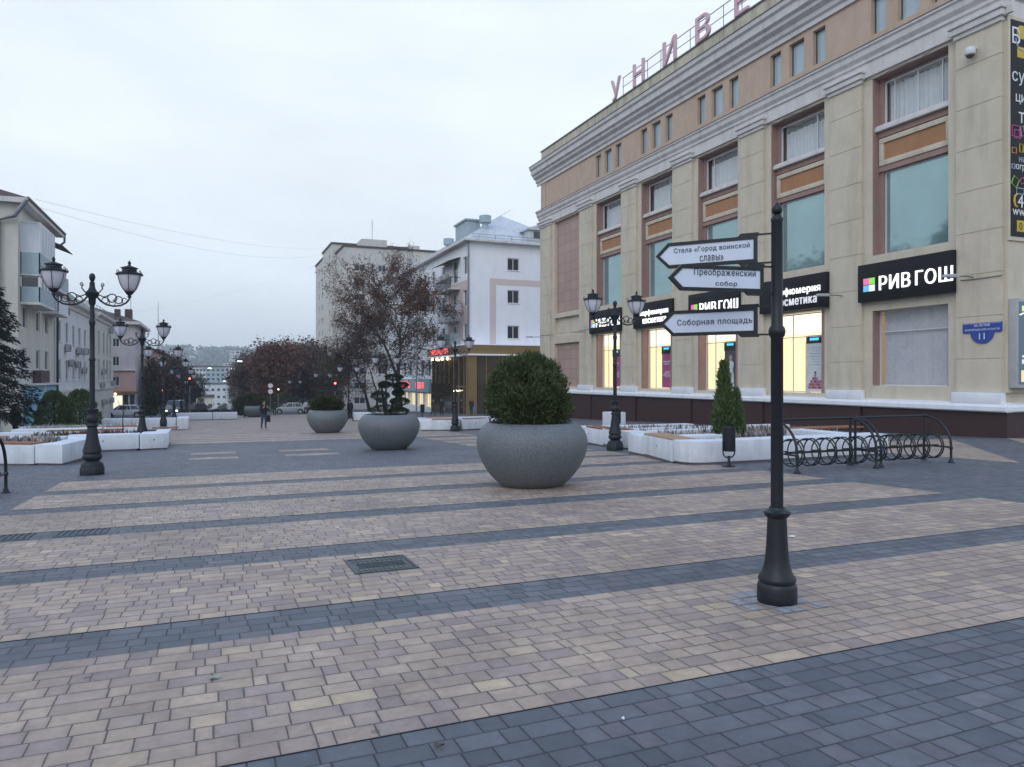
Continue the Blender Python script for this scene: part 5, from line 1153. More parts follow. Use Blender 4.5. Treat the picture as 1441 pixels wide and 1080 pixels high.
for h in shopw:
    f = window(hs, 'x', HX, 1, *h, bars=(.33, .66), gm='shopglass', fw=.1, rec=.1, name='shop_window'); mb = MB(); mb.box(HX + .6, h[0], h[2], HX + .7, h[1], h[3]); mb.build('glowing_interior', M['shopglow'], f)  # panel glows by itself, standing in for the lamp light inside
    mb = MB(); mb.box(HX + .45, h[0] + 1.3, h[2], HX + .55, h[0] + 1.7, h[3]); mb.build('display_column', M['wood'], f)
mb = MB(); mb.box(HX + 2.5, HY - .03, 12.4, 44, HY - .002, 13.08); mb.box(HX + 2.5, HY - .03, 5.2, HX + 3.25, HY - .002, 12.4); mb.build('pink_stripe', M['pink_wall'], hs)
mb = MB(); wall(mb, 'x', HX - .02, 1, HY + .02, 86.5, 6.0, 12.9, [h for h in side if h[0] < 86], .018); wall(mb, 'x', HX - .02, 1, 91, 120, 12.0, 12.9, [h for h in side], .018); mb.build('pink_panel', M['pink_wall'], hs)
EV, RZ, RX = 17.35, 22.0, 33.6
mb = MB(); o_ = .7
vs = [(HX - o_, HY - o_, EV), (40.2 + o_, HY - o_, EV), (40.2 + o_, 121, EV), (HX - o_, 121, EV), (RX, HY + 7.0, RZ), (RX, 121, RZ)]
mb.add(vs, [(0, 1, 4), (1, 2, 5, 4), (3, 0, 4, 5), (2, 3, 5), (0, 3, 2, 1)]); rf = mb.build('roof', M['tinroof'], hs)
mb = MB()
for k in range(1, 14):
    y = HY + k * 3.0; mb.box(HX - o_, y, 0, HX - o_ + 8.3, y + .06, .06, 0, Matrix.Translation((0, 0, EV)) @ Matrix.Translation((HX - o_, 0, 0)) @ Matrix.Rotation(-math.atan2(RZ - EV, RX - HX + o_), 4, 'Y') @ Matrix.Translation((-HX + o_, 0, .01)))
mb.build('roof_seam', M['tinroof'], rf)
mb = MB(); mb.box(HX - .75, HY - .75, EV - .22, HX - .02, 121, EV - .012); mb.box(HX - .02, HY - .75, EV - .22, 41, HY - .02, EV - .012); mb.build('eaves', M['trim'], rf)
mb = MB()
for x in range(28, 44, 2): mb.tube([(x, HY - .5, EV + .02), (x, HY - .5, EV + .62)], .025, 5)
mb.tube([(27.2, HY - .5, EV + .6), (43, HY - .5, EV + .6)], .025, 5); mb.tube([(27.2, HY - .5, EV + .3), (43, HY - .5, EV + .3)], .02, 5); mb.build('snow_rail', M['rail'], rf)
mb = MB(); mb.box(34.3, HY - .2, 17.6, 37.5, HY + 3.5, 18.95); mb.extr([(34.0, HY - .5, 18.95), (37.8, HY - .5, 18.95), (37.8, HY - .5, 19.1), (35.9, HY - .5, 19.75), (34.0, HY - .5, 19.1)], (0, 4, 0)); dm = mb.build('dormer', M['tinroof'], rf); mb = MB(); mb.box(34.9, HY - .23, 18.0, 36.6, HY - .202, 18.8); mb.build('pane', M['glass_dk'], dm)
mb = MB(); mb.box(HX + .9, 82.4, 17.5, HX + 2.6, 86.6, 20.3); mb.box(HX + .7, 82.2, 20.3, HX + 2.8, 86.8, 20.5); mb.build('chimney', M['balc'], rf)
for y, z in ((77.9 + 3.5, 20.8), (95.8, 20.6)):
    mb = MB(); mb.lathe([(.65, 17.5), (.60, 18.2), (.40, 18.8), (.38, z - .9), (.7, z - .85), (.72, z - .05), (.65, z)], 16, (HX + 2.9, y, 0)); mb.build('vent', M['balc'], rf, smooth=40)
mb = MB(); mb.tube([(HX - .12, HY - .12, EV - .1), (HX - .12, HY - .12, 5.5)], .10, 8); mb.build('downpipe', M['rail'], hs)
def balcony(parent, ax_x, y0, y1, z, h, m, glazed=None, out=1.2, sgn=-1, roof=None, rail=False):
    """projecting slab on an X=const facade; sgn -1 towards -X"""
    x0, x1 = (ax_x - out, ax_x - .002) if sgn < 0 else (ax_x + .002, ax_x + out)
    xf = x0 if sgn < 0 else x1
    mb = MB(); mb.box(x0, y0, z - .16, x1, y1, z); b = mb.build('balcony', M['trim'], parent)
    mb = MB(); e = .06; xo = (xf, xf + e) if sgn < 0 else (xf - e, xf)
    if rail:
        k = y0
        while k <= y1: mb.tube([(xf - sgn * .04, k, z), (xf - sgn * .04, k, z + h)], .022, 5); k += .22
        mb.tube([(x1 if sgn < 0 else x0, y0, z + h), (xf, y0, z + h), (xf, y1, z + h), (x1 if sgn < 0 else x0, y1, z + h)], .035, 5); mb.build('railing', M['iron'], b)
    else:
        mb.box(xo[0], y0, z, xo[1], y1, z + h); mb.box(x0 + e, y0, z, x1, y0 + e, z + h); mb.box(x0 + e, y1 - e, z, x1, y1, z + h); mb.build('parapet_panel', M[m], b)
    if glazed:
        zt = z + h + glazed[0]; mb = MB(); mb.box(x0 + .05, y0 + .05, z + h, x1, y1 - .05, zt); gl = mb.build('glazing', M[glazed[1]], b)
        mb = MB(); n = max(2, int((y1 - y0) / .8))
        for k in range(n + 1): yk = y0 + (y1 - y0) * k / n; mb.box(xf - .035, yk - .04, z + h, xf + .035, yk + .04, zt)
        mb.box(x0, y0 + .01, z + h + .002, x0 + .08, y0 + .07, zt); mb.box(x1 - .1, y0 + .01, z + h + .002, x1, y0 + .07, zt); mb.box(x0, y0, zt, x1, y1, zt + .08); mb.build('glazing_bars', M[glazed[2]], gl)
    if roof: mb = MB(); mb.extr([(x1 if sgn < 0 else x0, y0 - .1, roof + .5), (xf + sgn * .25, y0 - .1, roof), (xf + sgn * .25, y0 - .1, roof + .06), (x1 if sgn < 0 else x0, y0 - .1, roof + .56)], (0, y1 - y0 + .2, 0)); mb.build('awning', M['roof_dk'], b)
    return b
balcony(hs, HX, 82.0, 88.4, 12.2, 1.25, 'trim', rail=True, roof=15.3); balcony(hs, HX, 82.0, 87.3, 8.5, 1.75, 'balc_w'); balcony(hs, HX, 82.0, 87.3, 5.4, 1.5, 'balc')
balcony(hs, HX, 98, 103, 8.5, 1.5, 'balc'); balcony(hs, HX, 98, 103, 12.2, 1.4, 'balc')
mb = MB(); mb.box(HX - .95, 87.0, 13.4, HX - .1, 87.9, 14.2); mb.build('air_conditioner', M['ac'], hs); mb = MB(); mb.box(HX - .9, 85.2, 13.45, HX - .3, 86.0, 14.2); mb.build('air_conditioner', M['ac'], hs)
sgn_ = thing('shop_sign', 'grey shop fascia with red neon lettering on the white house', 'shop sign', (HX, 102, .8)); mb = MB(); mb.box(HX - .4, 94, -.22, HX - .01, 112, 1.55); mb.build('panel', M['balc'], sgn_)
def neon(par, x, yc, zc, w_, h_, n, seed):
    q = random.Random(seed); mb = MB(); y = yc + w_ / 2; st = w_ / n
    for k in range(n):
        a, b = y - k * st, y - (k + .78) * st; k2 = q.randrange(4)
        mb.box(x - .03, a - .1 * st, zc - h_ / 2, x, a, zc + h_ / 2)
        if k2 != 1: mb.box(x - .03, b, zc - h_ / 2, x, b + .1 * st, zc + h_ / 2)
        for zz in ((1, -1) if k2 == 0 else (0,) if k2 == 1 else (1, 0) if k2 == 2 else (-1, 0)): mb.box(x - .03, b, zc + zz * h_ * .42 - h_ * .07, x, a, zc + zz * h_ * .42 + h_ * .07)
    mb.build('neon_letters', M['neon'], par)
neon(sgn_, HX - .41, 106.6, .7, 5.2, .95, 8, 1); neon(sgn_, HX - .41, 98.6, .65, 4.2, .85, 6, 2)
RX0, RX1, RY0, RY1 = 26.3, 44, 77.0, 92.6
rs_ = thing('restaurant', 'bronze clad restaurant pavilion with dark glass and lit white edge strips', 'restaurant', (RX0, RY0, zg(RY0)))
mb = MB(); mb.box(RX0 - .3, RY0 - .3, 4.35, RX1, RY1, 5.35); mb.build('fascia', M['gold'], rs_)
mb = MB(); mb.box(RX0 - .38, RY0 - .38, 5.352, RX1, RY1 + .1, 5.46); mb.box(RX0 - .5, RY0 - .5, 4.25, 36, RY1 + .1, 4.345); mb.build('led_edge', M['led'], rs_)
mb = MB(); mb.box(RX0, RY0, -3, RX0 + 1.0, RY0 + .9, 4.19); mb.build('column', M['gold'], rs_); mb = MB(); mb.box(31.0, RY0, -3, 31.9, RY0 + .6, 4.19); mb.build('column', M['gold'], rs_)
mb = MB(); mb.box(RX0 + .35, RY0 + .91, -3, RX0 + .42, RY1, 4.19); mb.box(RX0 + 1.01, RY0 + .4, -3, 30.99, RY0 + .46, 4.19); mb.box(31.91, RY0 + .4, -3, RX1, RY0 + .46, 4.19); gl_ = mb.build('glazing', M['glass_br'], rs_)
mb = MB(); y = RY0 + 2.4
while y < RY1: mb.box(RX0 + .28, y, -3, RX0 + .345, y + .12, 4.18); y += 1.9
x = RX0 + 2.2
while x < 42: mb.box(x, RY0 + .33, -3, x + .12, RY0 + .395, 4.18); x += 1.5
mb.box(RX0 + .30, RY0 + .92, .6, RX0 + .34, RY1, .78); mb.build('mullions', M['gold'], gl_)
mb = MB(); mb.box(RX0 + .15, 83.6, -2.9, RX0 + .27, RY1 - .3, 1.0); mb.build('entrance_screen', M['glass_br'], gl_)
mb = MB(); mb.box(33.0, RY0 + .35, 2.6, 34.6, RY0 + .39, 4.1); mb.build('lit_window', emit('olive_glow', (.6, .62, .25), .35), gl_)
neon(rs_, RX0 - .31, 87.2, 4.87, 7.2, .62, 9, 5)
for y in (91, 88.8, 86.6, 84.4): mb = MB(); mb.ball((RX0 - .1, y, 4.0), .17, n=10); mb.build('lamp', M['bulb'], rs_)
for k in range(6): mb = MB(); mb.ball((RX0 + .2, 80.6 + .45 * k, .25 - .05 * (k % 3)), .05, n=8); mb.build('string_light', M['bulb'], rs_)

# ------------------------------------------------------------------ tall panel block behind
tb = thing('apartment_tower', 'tall grey panel apartment block with stepped end bays', 'apartment block', (24.8, 150, zg(150)))
TX, TY = 24.8, 150
hl = []
for f in range(10):
    z0 = 23.4 - 3.0 * f
    hl += [(26.8, 29.1, z0, z0 + 1.4), (31.7, 33.4, z0, z0 + 1.4), (34.6, 36.3, z0, z0 + 1.4), (38, 40, z0, z0 + 1.4), (43, 45, z0, z0 + 1.4)]
mb = MB(); wall(mb, 'y', TY, 1, TX, 52, -8, 28.2, hl, .4); mb.box(TX, TY + .4, -8, TX + .4, 160, 28.2); mb.box(TX + .9, TY + .9, -8, 51.5, 159.9, 27.9); mb.build('front_wall', M['grey_wall2'], tb)
for h in hl: window(tb, 'y', TY, 1, *h, bars=(.5,), gm='glass_dk', fw=.12, rec=.15)
sd_ = [(162.6, 164.4, 27 - 3 * f, 28.4 - 3 * f) for f in range(10)]; sd2 = [(177.5, 179.5, 26.5 - 3 * f, 27.9 - 3 * f) for f in range(10)] + [(183, 184.6, 26.5 - 3 * f, 27.9 - 3 * f) for f in range(10)]
mb = MB(); wall(mb, 'x', TX - .9, 1, 160.4, 174, -8, 30.3, sd_, .4); mb.box(TX - .9, 160, -8, 42, 160.4, 30.3); mb.box(TX - .1, 161, -8, 42, 174, 30.2); mb.build('side_bay', M['grey_wall'], tb)
mb = MB(); wall(mb, 'x', TX - .4, 1, 174, 190, -8, 29.6, sd2, .4); mb.box(TX + .4, 174.2, -8, 42, 190, 29.5); mb.build('end_bay', M['grey_wall'], tb)
for h in sd_: window(tb, 'x', TX - .9, 1, *h, gm='glass_dk', fw=.14, rec=.15)
for h in sd2: window(tb, 'x', TX - .4, 1, *h, gm='glass_dk', fw=.14, rec=.15)
mb = MB(); mb.box(TX - .25, TY - .25, 28.2, 52, 160.2, 28.55); mb.box(TX - 1.1, 159.8, 30.3, 42, 174.2, 30.7); mb.box(TX - .6, 174.2, 29.6, 42, 190.2, 30); mb.build('roof_edge', M['roof_dk'], tb)
mb = MB(); mb.box(28.9, 153, 28.55, 34.2, 158, 30.6); mb.box(39, 152, 28.55, 41, 154, 29.7); mb.build('roof_house', M['grey_wall2'], tb)
mb = MB(); mb.tube([(31.5, 155, 30.6), (31.5, 155, 35.2)], .05, 5); mb.tube([(31.0, 155, 34.4), (32.0, 155, 34.4)], .03, 4); mb.tube([(31.1, 155, 33.6), (31.9, 155, 33.6)], .03, 4); mb.build('antenna', M['rail'], tb)
mb = MB(); mb.box(TX - 2.4, 150.5, -8, TX - 1.15, 190, .2); mb.box(TX - 3, 150.2, .2, TX - 1.0, 190.5, .5); an = mb.build('shop_annexe', M['blw_wall'], tb)
mb = MB(); mb.box(TX - 2.5, 151, -2.9, TX - 2.41, 153.5, -.5); mb.build('blue_sign', emit('blue_signboard', (.08, .16, .8), .7), an); mb = MB(); mb.box(TX - 2.5, 165, -4.5, TX - 2.41, 168, -.4); mb.build('wine_banner', mat('wine_banner', (.12, .02, .06), .6), an)
mb = MB(); mb.box(TX - 2.5, 176, -2.6, TX - 2.41, 181, -1.6); mb.build('green_sign', emit('green_signboard', (.2, .8, .25), .6), an)

# ------------------------------------------------------------------ left side houses
LX = -11.0
def left_house(name, label, y0, y1, ztop, m, holes, depth=14, x=LX, front=()):
    t = thing(name, label, 'house' if name == 'apartment_house' else 'building', (x, y0, zg(y0)))
    mb = MB(); wall(mb, 'x', x, -1, y0, y1, -6, ztop, holes, .4); wall(mb, 'y', y0, 1, x - depth, x - .4, -6, ztop, front, .4)
    mb.box(x - depth, y0 + .9, -6, x - .9, y1, ztop - .05); mb.build('wall', M[m], t); return t
ah_ = []
for y in (54.5, 58.4, 61.3):
    for z0, z1 in ((4.85, 6.25), (2.25, 3.6)): ah_.append((y, y + 1.25, z0, z1))
fr = [(-13.6, -12.6, z, z + 1.4) for z in (9.4, 6.4, 3.4)]
ta = left_house('apartment_house', 'cream apartment house with a rusty roof and glazed corner balconies', 53.4, 64.6, 12.6, 'yel_wall', ah_, front=fr)
for h in ah_: window(ta, 'x', LX, -1, *h, bars=(.4,), gm='glass_far', fw=.08, rec=.07)
for h in fr: window(ta, 'y', 53.4, 1, *h, bars=(.5,), gm='glass_far', fw=.08, rec=.07)
mb = MB(); mb.add([(LX + .6, 52.9, 12.75), (LX + .6, 65.2, 12.75), (-18.5, 65.2, 15.4), (-18.5, 56.5, 15.4), (-26, 52.6, 12.75), (-26, 65.2, 12.75)], [(0, 1, 2, 3), (0, 3, 4), (4, 3, 2, 5), (1, 5, 2), (0, 4, 5, 1)]); ro = mb.build('roof', M['roof_dk'], ta)
mb = MB(); mb.box(LX + .02, 52.9, 12.42, LX + .6, 65.2, 12.74); mb.box(-25, 52.9, 12.42, LX + .02, 53.38, 12.74); mb.build('eaves', M['trim'], ro)
mb = MB(); mb.tube([(LX + .64, 52.85, 12.72), (LX + .64, 65.25, 12.72)], .09, 6); mb.tube([(LX + .6, 65.2, 12.7), (LX + .6, 65.2, 12.1), (LX + .2, 65.1, 11.7)], .09, 6); mb.tube([(LX + .55, 52.95, 12.6), (LX - .1, 53.0, 11.6), (LX - 1.0, 53.2, 11.3), (LX - 1.15, 53.25, -3)], .14, 8); mb.build('gutter', M['rail'], ro)
balcony(ta, LX, 54.0, 58.6, 8.2, 1.35, 'balc', glazed=(1.85, 'balc_w', 'frame'), sgn=1, out=1.05); balcony(ta, LX, 54.0, 58.8, 5.4 - .1, 1.35, 'balc', glazed=(1.25, 'glass_dk', 'frame'), sgn=1, out=1.05) if False else None
balcony(ta, LX, 54.0, 58.8, 4.95 + .2, 1.3, 'balc', glazed=(1.45, 'glass_dk', 'frame'), sgn=1, out=1.05) if False else balcony(ta, LX, 54.0, 58.8, 6.45 - .0, .95, 'balc', sgn=1, out=1.05, glazed=(.62, 'glass_dk', 'frame'))
balcony(ta, LX, 60.2, 64.0, 8.0, 1.1, 'balc', sgn=1, out=1.05, roof=11.0); balcony(ta, LX, 60.4, 64.3, 6.4, 1.1, 'balc_w', sgn=1, out=1.0)
mb = MB(); mb.box(LX, 54.8, -1.5, LX + .5, 58.2, 1.2); mb.box(LX, 58.6, -1.5, LX + .5, 62.6, 1.2); mb.build('shop_panel', M['bluepanel'], ta)
mb = MB(); mb.box(LX, 54.6, 1.21, LX + .7, 62.8, 1.34); mb.box(LX, 58.2, -2.4, LX + .55, 58.6, 1.2); mb.box(LX, 54.6, -1.8, LX + .58, 62.8, -1.5); mb.build('shop_trim', M['trim'], ta)
mb = MB(); mb.box(LX, 54.6, -2.6, LX + .4, 62.8, -1.8); mb.build('shop_base', M['concrete'], ta); mb = MB(); mb.box(LX + .02, 57.4, 1.36, LX + .5, 60.2, 2.2); mb.build('shop_board', M['roof_dk'], ta)
bh = []
for k in range(5):
    y = 66.3 + k * 3.15
    for z0, z1 in ((4.55, 6.2), (1.5, 3.15)): bh.append((y, y + 1.15, z0, z1))
tb2 = left_house('office_building', 'pale two-tone office building with a green roof and many air conditioners', 65.0, 82.4, 7.9, 'blw_wall', bh)
for h in bh: window(tb2, 'x', LX, -1, *h, bars=(.5,), gm='glass_far', fw=.06, rec=.06, sill='trim')
mb = MB(); mb.box(LX - .001, 65.0, .55, LX + .12, 82.4, .75); mb.extr([(LX + .001, 65, 7.5), (LX + .12, 65, 7.5), (LX + .2, 65, 7.75), (LX + .5, 65, 7.95), (LX + .55, 65, 8.2), (LX - .3, 65, 8.3), (LX - .3, 65, 7.5)], (0, 17.4, 0)); mb.build('cornice', M['trim'], tb2)
mb = MB(); mb.box(LX + .002, 65.0, -4, LX + .06, 82.4, .548); mb.build('base_course', M['yel_wall'], tb2)
mb = MB(); mb.add([(LX + .3, 64.9, 8.32), (LX + .3, 82.4, 8.32), (-14.6, 82.4, 11.4), (-14.6, 64.9, 11.4), (-25, 64.9, 8.32), (-25, 82.4, 8.32)], [(0, 1, 2, 3), (3, 2, 5, 4), (0, 3, 4), (1, 5, 2), (0, 4, 5, 1)]); mb.box(-14.6, 68, 8.6, -13, 70, 10.3); mb.build('roof', M['roof_gr'], tb2)
mb = MB(); mb.tube([(LX + .15, 65.1, 8.0), (LX + .15, 65.1, .5), (LX + .35, 65.4, .2), (LX + .35, 65.4, -2)], .08, 7); mb.build('downpipe', M['iron'], tb2)
th_ = [(y, y + 1.2, z0, z1) for y in (84.6, 88.2, 91.0, 93.6) for z0, z1 in ((4.3, 6.5), (1.4, 3.6))]
tc2 = left_house('office_wing', 'cream office wing with tall windows before the crossing', 82.4, 97.0, 8.0, 'yel_wall', th_, x=LX + .45)
for h in th_: window(tc2, 'x', LX + .45, -1, *h, bars=(.5,), gm='glass_far', fw=.06, rec=.06, sill='trim')
mb = MB(); xx = LX + .45; mb.extr([(xx + .001, 82.4, 7.5), (xx + .12, 82.4, 7.5), (xx + .2, 82.4, 7.75), (xx + .5, 82.4, 7.95), (xx + .55, 82.4, 8.2), (xx - .3, 82.4, 8.3), (xx - .3, 82.4, 7.5)], (0, 14.6, 0)); mb.box(xx - .001, 82.4, .5, xx + .12, 97, .7); mb.build('cornice', M['trim'], tc2)
mb = MB(); mb.add([(xx + .3, 82.4, 8.32), (xx + .3, 97.2, 8.32), (-18, 92, 10.4), (-18, 82.4, 10.4), (-25, 82.4, 8.32), (-25, 97.2, 8.32)], [(0, 1, 2, 3), (3, 2, 5, 4), (1, 5, 2), (0, 3, 4), (0, 4, 5, 1)]); mb.box(-13, 90, 8.6, -12.2, 91, 10); mb.build('roof', M['tinroof'], tc2)
mb = MB(); mb.tube([(xx + .02, 83.0, 8.3), (xx + .02, 97, 8.3)], .001, 3); y = 83
while y < 97: mb.tube([(xx + .1, y, 8.3), (xx + .1, y, 8.9)], .03, 4); y += 2
mb.tube([(xx + .1, 82.6, 8.88), (xx + .1, 97, 8.88)], .03, 4); mb.build('roof_railing', M['rail'], tc2)
def ac(y, z, x=LX, first=[None]):
    if first[0] is None:
        t = thing('air_conditioner', 'boxy grey air conditioner unit hung on the pale office facades', 'air conditioner', (x, y, z), 0, 'air conditioners on the office facades')
        mb = MB(); mb.box(.10, -.42, -.28, .40, .42, .28); mb.build('casing', M['ac'], t, world=False, bevel=.02); mb = MB(); mb.lathe([(.05, 0), (.24, 0), (.24, .012), (.05, .012)], 18, T=Matrix.Translation((.401, -.08, 0)) @ Matrix.Rotation(R(90), 4, 'Y')); mb.build('fan_grille', M['ac_dk'], t, world=False)
        mb = MB(); mb.tube([(0, -.3, -.30), (.4, -.3, -.30)], .02, 4); mb.tube([(0, .3, -.30), (.4, .3, -.30)], .02, 4); mb.build('bracket', M['rail'], t, world=False); first[0] = t
    else: copy_tree(first[0], (x, y, z))
for y, z in ((68.6, 7.1), (69.2, 4.15), (74.6, 4.1), (75.7, 4.1), (70.9, 2.95), (74.2, 2.9), (77.6, 2.4), (78.8, 4.2), (77.4, -.6)): ac(y, z)
for y, z in ((87.2, 2.4), (93.0, 7.0), (95.4, 1.1), (86.2, .95), (87.6, -.8), (88.8, -.8), (94.0, -.8)): ac(y, z, LX + .45)
ch_ = [(-12.75, -11.85, 6.0, 7.25), (-12.75, -11.85, 3.35, 4.7), (-12.75, -11.85, .55, 1.9)]; cs = [(y, y + 1.3, z, z + 1.4) for y in (119, 123, 127, 131) for z in (5.9, 3.3, .5)]
tc3 = left_house('corner_house', 'lilac and rose corner house beyond the crossing with a lit shop at its foot', 116, 134, 9.2, 'lil_wall', cs, x=-9.9, front=ch_)
for h in ch_: window(tc3, 'y', 116, 1, *h, bars=(.5,), gm='glass_far', fw=.09, rec=.07)
for h in cs: window(tc3, 'x', -9.9, -1, *h, bars=(.5,), gm='glass_far', fw=.09, rec=.07)
mb = MB(); wall(mb, 'y', 115.96, 1, -13.5, -9.86, -.6, 2.7, ch_, .03); mb.build('rose_course', M['rose_wall'], tc3); mb = MB(); mb.box(-13.6, 115.7, 2.7, -9.7, 115.95, 2.9); mb.box(-14, 115.4, 9.2, -9.2, 134, 9.6); mb.build('cornice', M['trim'], tc3)
mb = MB(); mb.box(-13.4, 115.3, -.62, -9.6, 115.95, -.2); mb.build('canopy', mat('rust_canopy', (.22, .11, .05), .6), tc3); mb = MB(); mb.box(-12.7, 115.9, -2.6, -11.5, 115.97, -.8); mb.build('lit_window', emit('pale_shop_glow', (.9, .85, .68), 1.1), tc3); mb = MB(); mb.box(-11.4, 115.9, -3.4, -10.0, 115.96, -.7); mb.build('dark_door', M['glass_dk'], tc3); mb = MB(); mb.box(-10.75, 115.8, -3.4, -10.55, 115.89, -.7); mb.build('column', M['trim'], tc3); mb = MB(); mb.ball((-12.3, 115.2, -.55), .14, n=8); mb.build('lamp', M['bulb'], tc3)
mb = MB(); mb.add([(-9.2, 115.4, 9.62), (-9.2, 134, 9.62), (-16, 134, 12), (-16, 121, 12), (-24, 115.4, 9.62)], [(0, 1, 2, 3), (0, 3, 4)]); mb.box(-11.5, 119, 10, -10.6, 120.5, 11.6); mb.box(-12.6, 117, 10, -11.9, 118, 11.4); mb.build('roof', M['roof_dk'], tc3)
t5 = left_house('rose_house', 'rose coloured house with a red awning behind the left trees', 138, 175, 6.2, 'rose_wall', [(y, y + 1.5, z, z + 1.5) for y in (140, 144, 148, 152) for z in (3.0, .2)], x=-8.6)
for y in (140, 144, 148, 152):
    for z in (3.0, .2): window(t5, 'x', -8.6, -1, y, y + 1.5, z, z + 1.5, gm='glass_far', fw=.1)
mb = MB(); mb.extr([(-8.6, 137.9, -1.2), (-6.9, 137.9, -2.0), (-6.9, 137.9, -2.2), (-8.6, 137.9, -2.2)], (0, 8, 0)); mb.box(-12, 137.8, -3.6, -8.7, 137.95, -1.3); mb.build('red_awning', mat('red_awning', (.35, .03, .03), .7), t5); mb = MB(); mb.box(-24, 137.5, 6.2, -8.1, 175, 6.6); mb.build('roof', M['roof_dk'], t5)
for x, y, h, l in ((-13.5, 150, 22, 'thin radio mast rising behind the corner house roof'), (-9.0, 150, 20.5, 'second thin radio mast, right of the other one')):
    t = thing('radio_mast', l, 'mast', P(x, y)); mb = MB(); mb.tube([(x, y, zg(y)), (x, y, zg(y) + h)], [.16, .03], 5)
    for k in range(8, int(h) - 1): mb.tube([(x - .12, y, zg(y) + k), (x + .12, y, zg(y) + k)], .02, 4)
    mb.build('mast_pole', M['rail'], t)

# ------------------------------------------------------------------ trees
def branch_tree(seed, h, spread, trunk_r, leaf, nleaf, lw, fork=.22, levels=5, trunks=2, droop=.0, fill=1.0):
    """recursive limbs; returns (wood MB, leaf MB)"""
    q = random.Random(seed); wd = MB(); lf = MB(); tips = []
    def grow(p, d, ln, r, lv):
        pts = [p]; rs = [r]; n = 4 if lv < 3 else 3
        for k in range(n):
            d = (d + Vector((q.gauss(0, .13), q.gauss(0, .13), q.gauss(.03 if lv < 3 else -droop, .10)))).normalized()
            p = p + d * ln / n; pts.append(p); rs.append(max(r * (1 - .45 * (k + 1) / n), .008))
        wd.tube(pts, rs, 7 if lv < 2 else 5 if lv < 4 else 3)
        if lv >= levels: tips.append((p, d)); return
        if lv >= levels - 2:
            for pp in pts[1:]: tips.append((pp, d))
        nb = (trunks if lv == 0 else q.choice((2, 3, 3)))
        for k in range(nb):
            a = 6.283 * (k + q.random() * .6) / nb; u = d.orthogonal().normalized(); v = d.cross(u)
            sp = (.42 if lv == 0 else .62) * spread * q.uniform(.75, 1.3)
            nd = (d + (u * math.cos(a) + v * math.sin(a)) * sp).normalized()
            grow(p, nd, ln * q.uniform(.62, .86) if lv else ln * q.uniform(1.0, 1.35), rs[-1] * (.78 if nb == 2 else .68), lv + 1)
        for k in range(2 if lv in (1, 2, 3) else 0):
            i = q.randrange(1, len(pts)); a = q.uniform(0, 6.28); u = d.orthogonal().normalized(); v = d.cross(u)
            grow(pts[i], (d * .5 + (u * math.cos(a) + v * math.sin(a))).normalized(), ln * .5, rs[i] * .42, max(lv + 1, levels - 2))
    grow(Vector((0, 0, -.1)), Vector((q.gauss(0, .05), q.gauss(0, .05), 1)).normalized(), h * fork, trunk_r, 0)
    zs = [p.z for p, _ in tips]; s = h / max(zs)
    for mbx in (wd,): mbx.v = [(x * s, y * s, z * s) for x, y, z in mbx.v]
    for p, d in tips:
        p = p * s
        for k in range(nleaf):
            o = Vector((q.gauss(0, .32), q.gauss(0, .32), q.gauss(-.05, .30))) * fill
            lf.card(p + o, (q.gauss(0, 1), q.gauss(0, 1), q.gauss(-.4, .6)), lw * q.uniform(.5, 1.3), lw * 1.7 * q.uniform(.5, 1.3), q)
        # fine twigs
        for k in range(3):
            e = p + Vector((q.gauss(0, .45), q.gauss(0, .45), q.gauss(.05, .35))) * fill; m = (p + e) / 2 + Vector((q.gauss(0, .06), q.gauss(0, .06), 0)); wd.tube([p, m, e], [.014, .010, .006], 3)
    return wd, lf
def tree(label, seed, x, y, h, leaf, rz=0, group=None, **k):
    t = thing('tree', label, 'tree', P(x, y), rz, group); wd, lf = branch_tree(seed, h, leaf=leaf, **k)
    wd.build('trunk', M['bark'], t, world=False, smooth=60); lf.build('crown', M[leaf], t, world=False); return t
tree('big tree with sparse rusty leaves, forking low behind the topiary', 24, 18.9, 78.5, 19.0, 'autumn_leaf', .4, spread=.56, trunk_r=.40, nleaf=6, lw=.16, fork=.13, levels=6, trunks=3, fill=.95, droop=.04).scale = (.86, .86, 1.04)
tree('dark slim-trunked tree left of the big rusty tree, bare twigs hanging', 33, 16.6, 83.5, 11.5, 'brown_leaf', .3, spread=.60, trunk_r=.22, nleaf=3, lw=.16, fork=.22, levels=5, trunks=2, fill=1.3, droop=.08)
tree('second dark trunk close to the left of the big rusty tree', 41, 18.5, 86.5, 12.5, 'brown_leaf', 2.0, spread=.55, trunk_r=.22, nleaf=3, lw=.16, fork=.25, levels=5, trunks=2, fill=1.3, droop=.08)
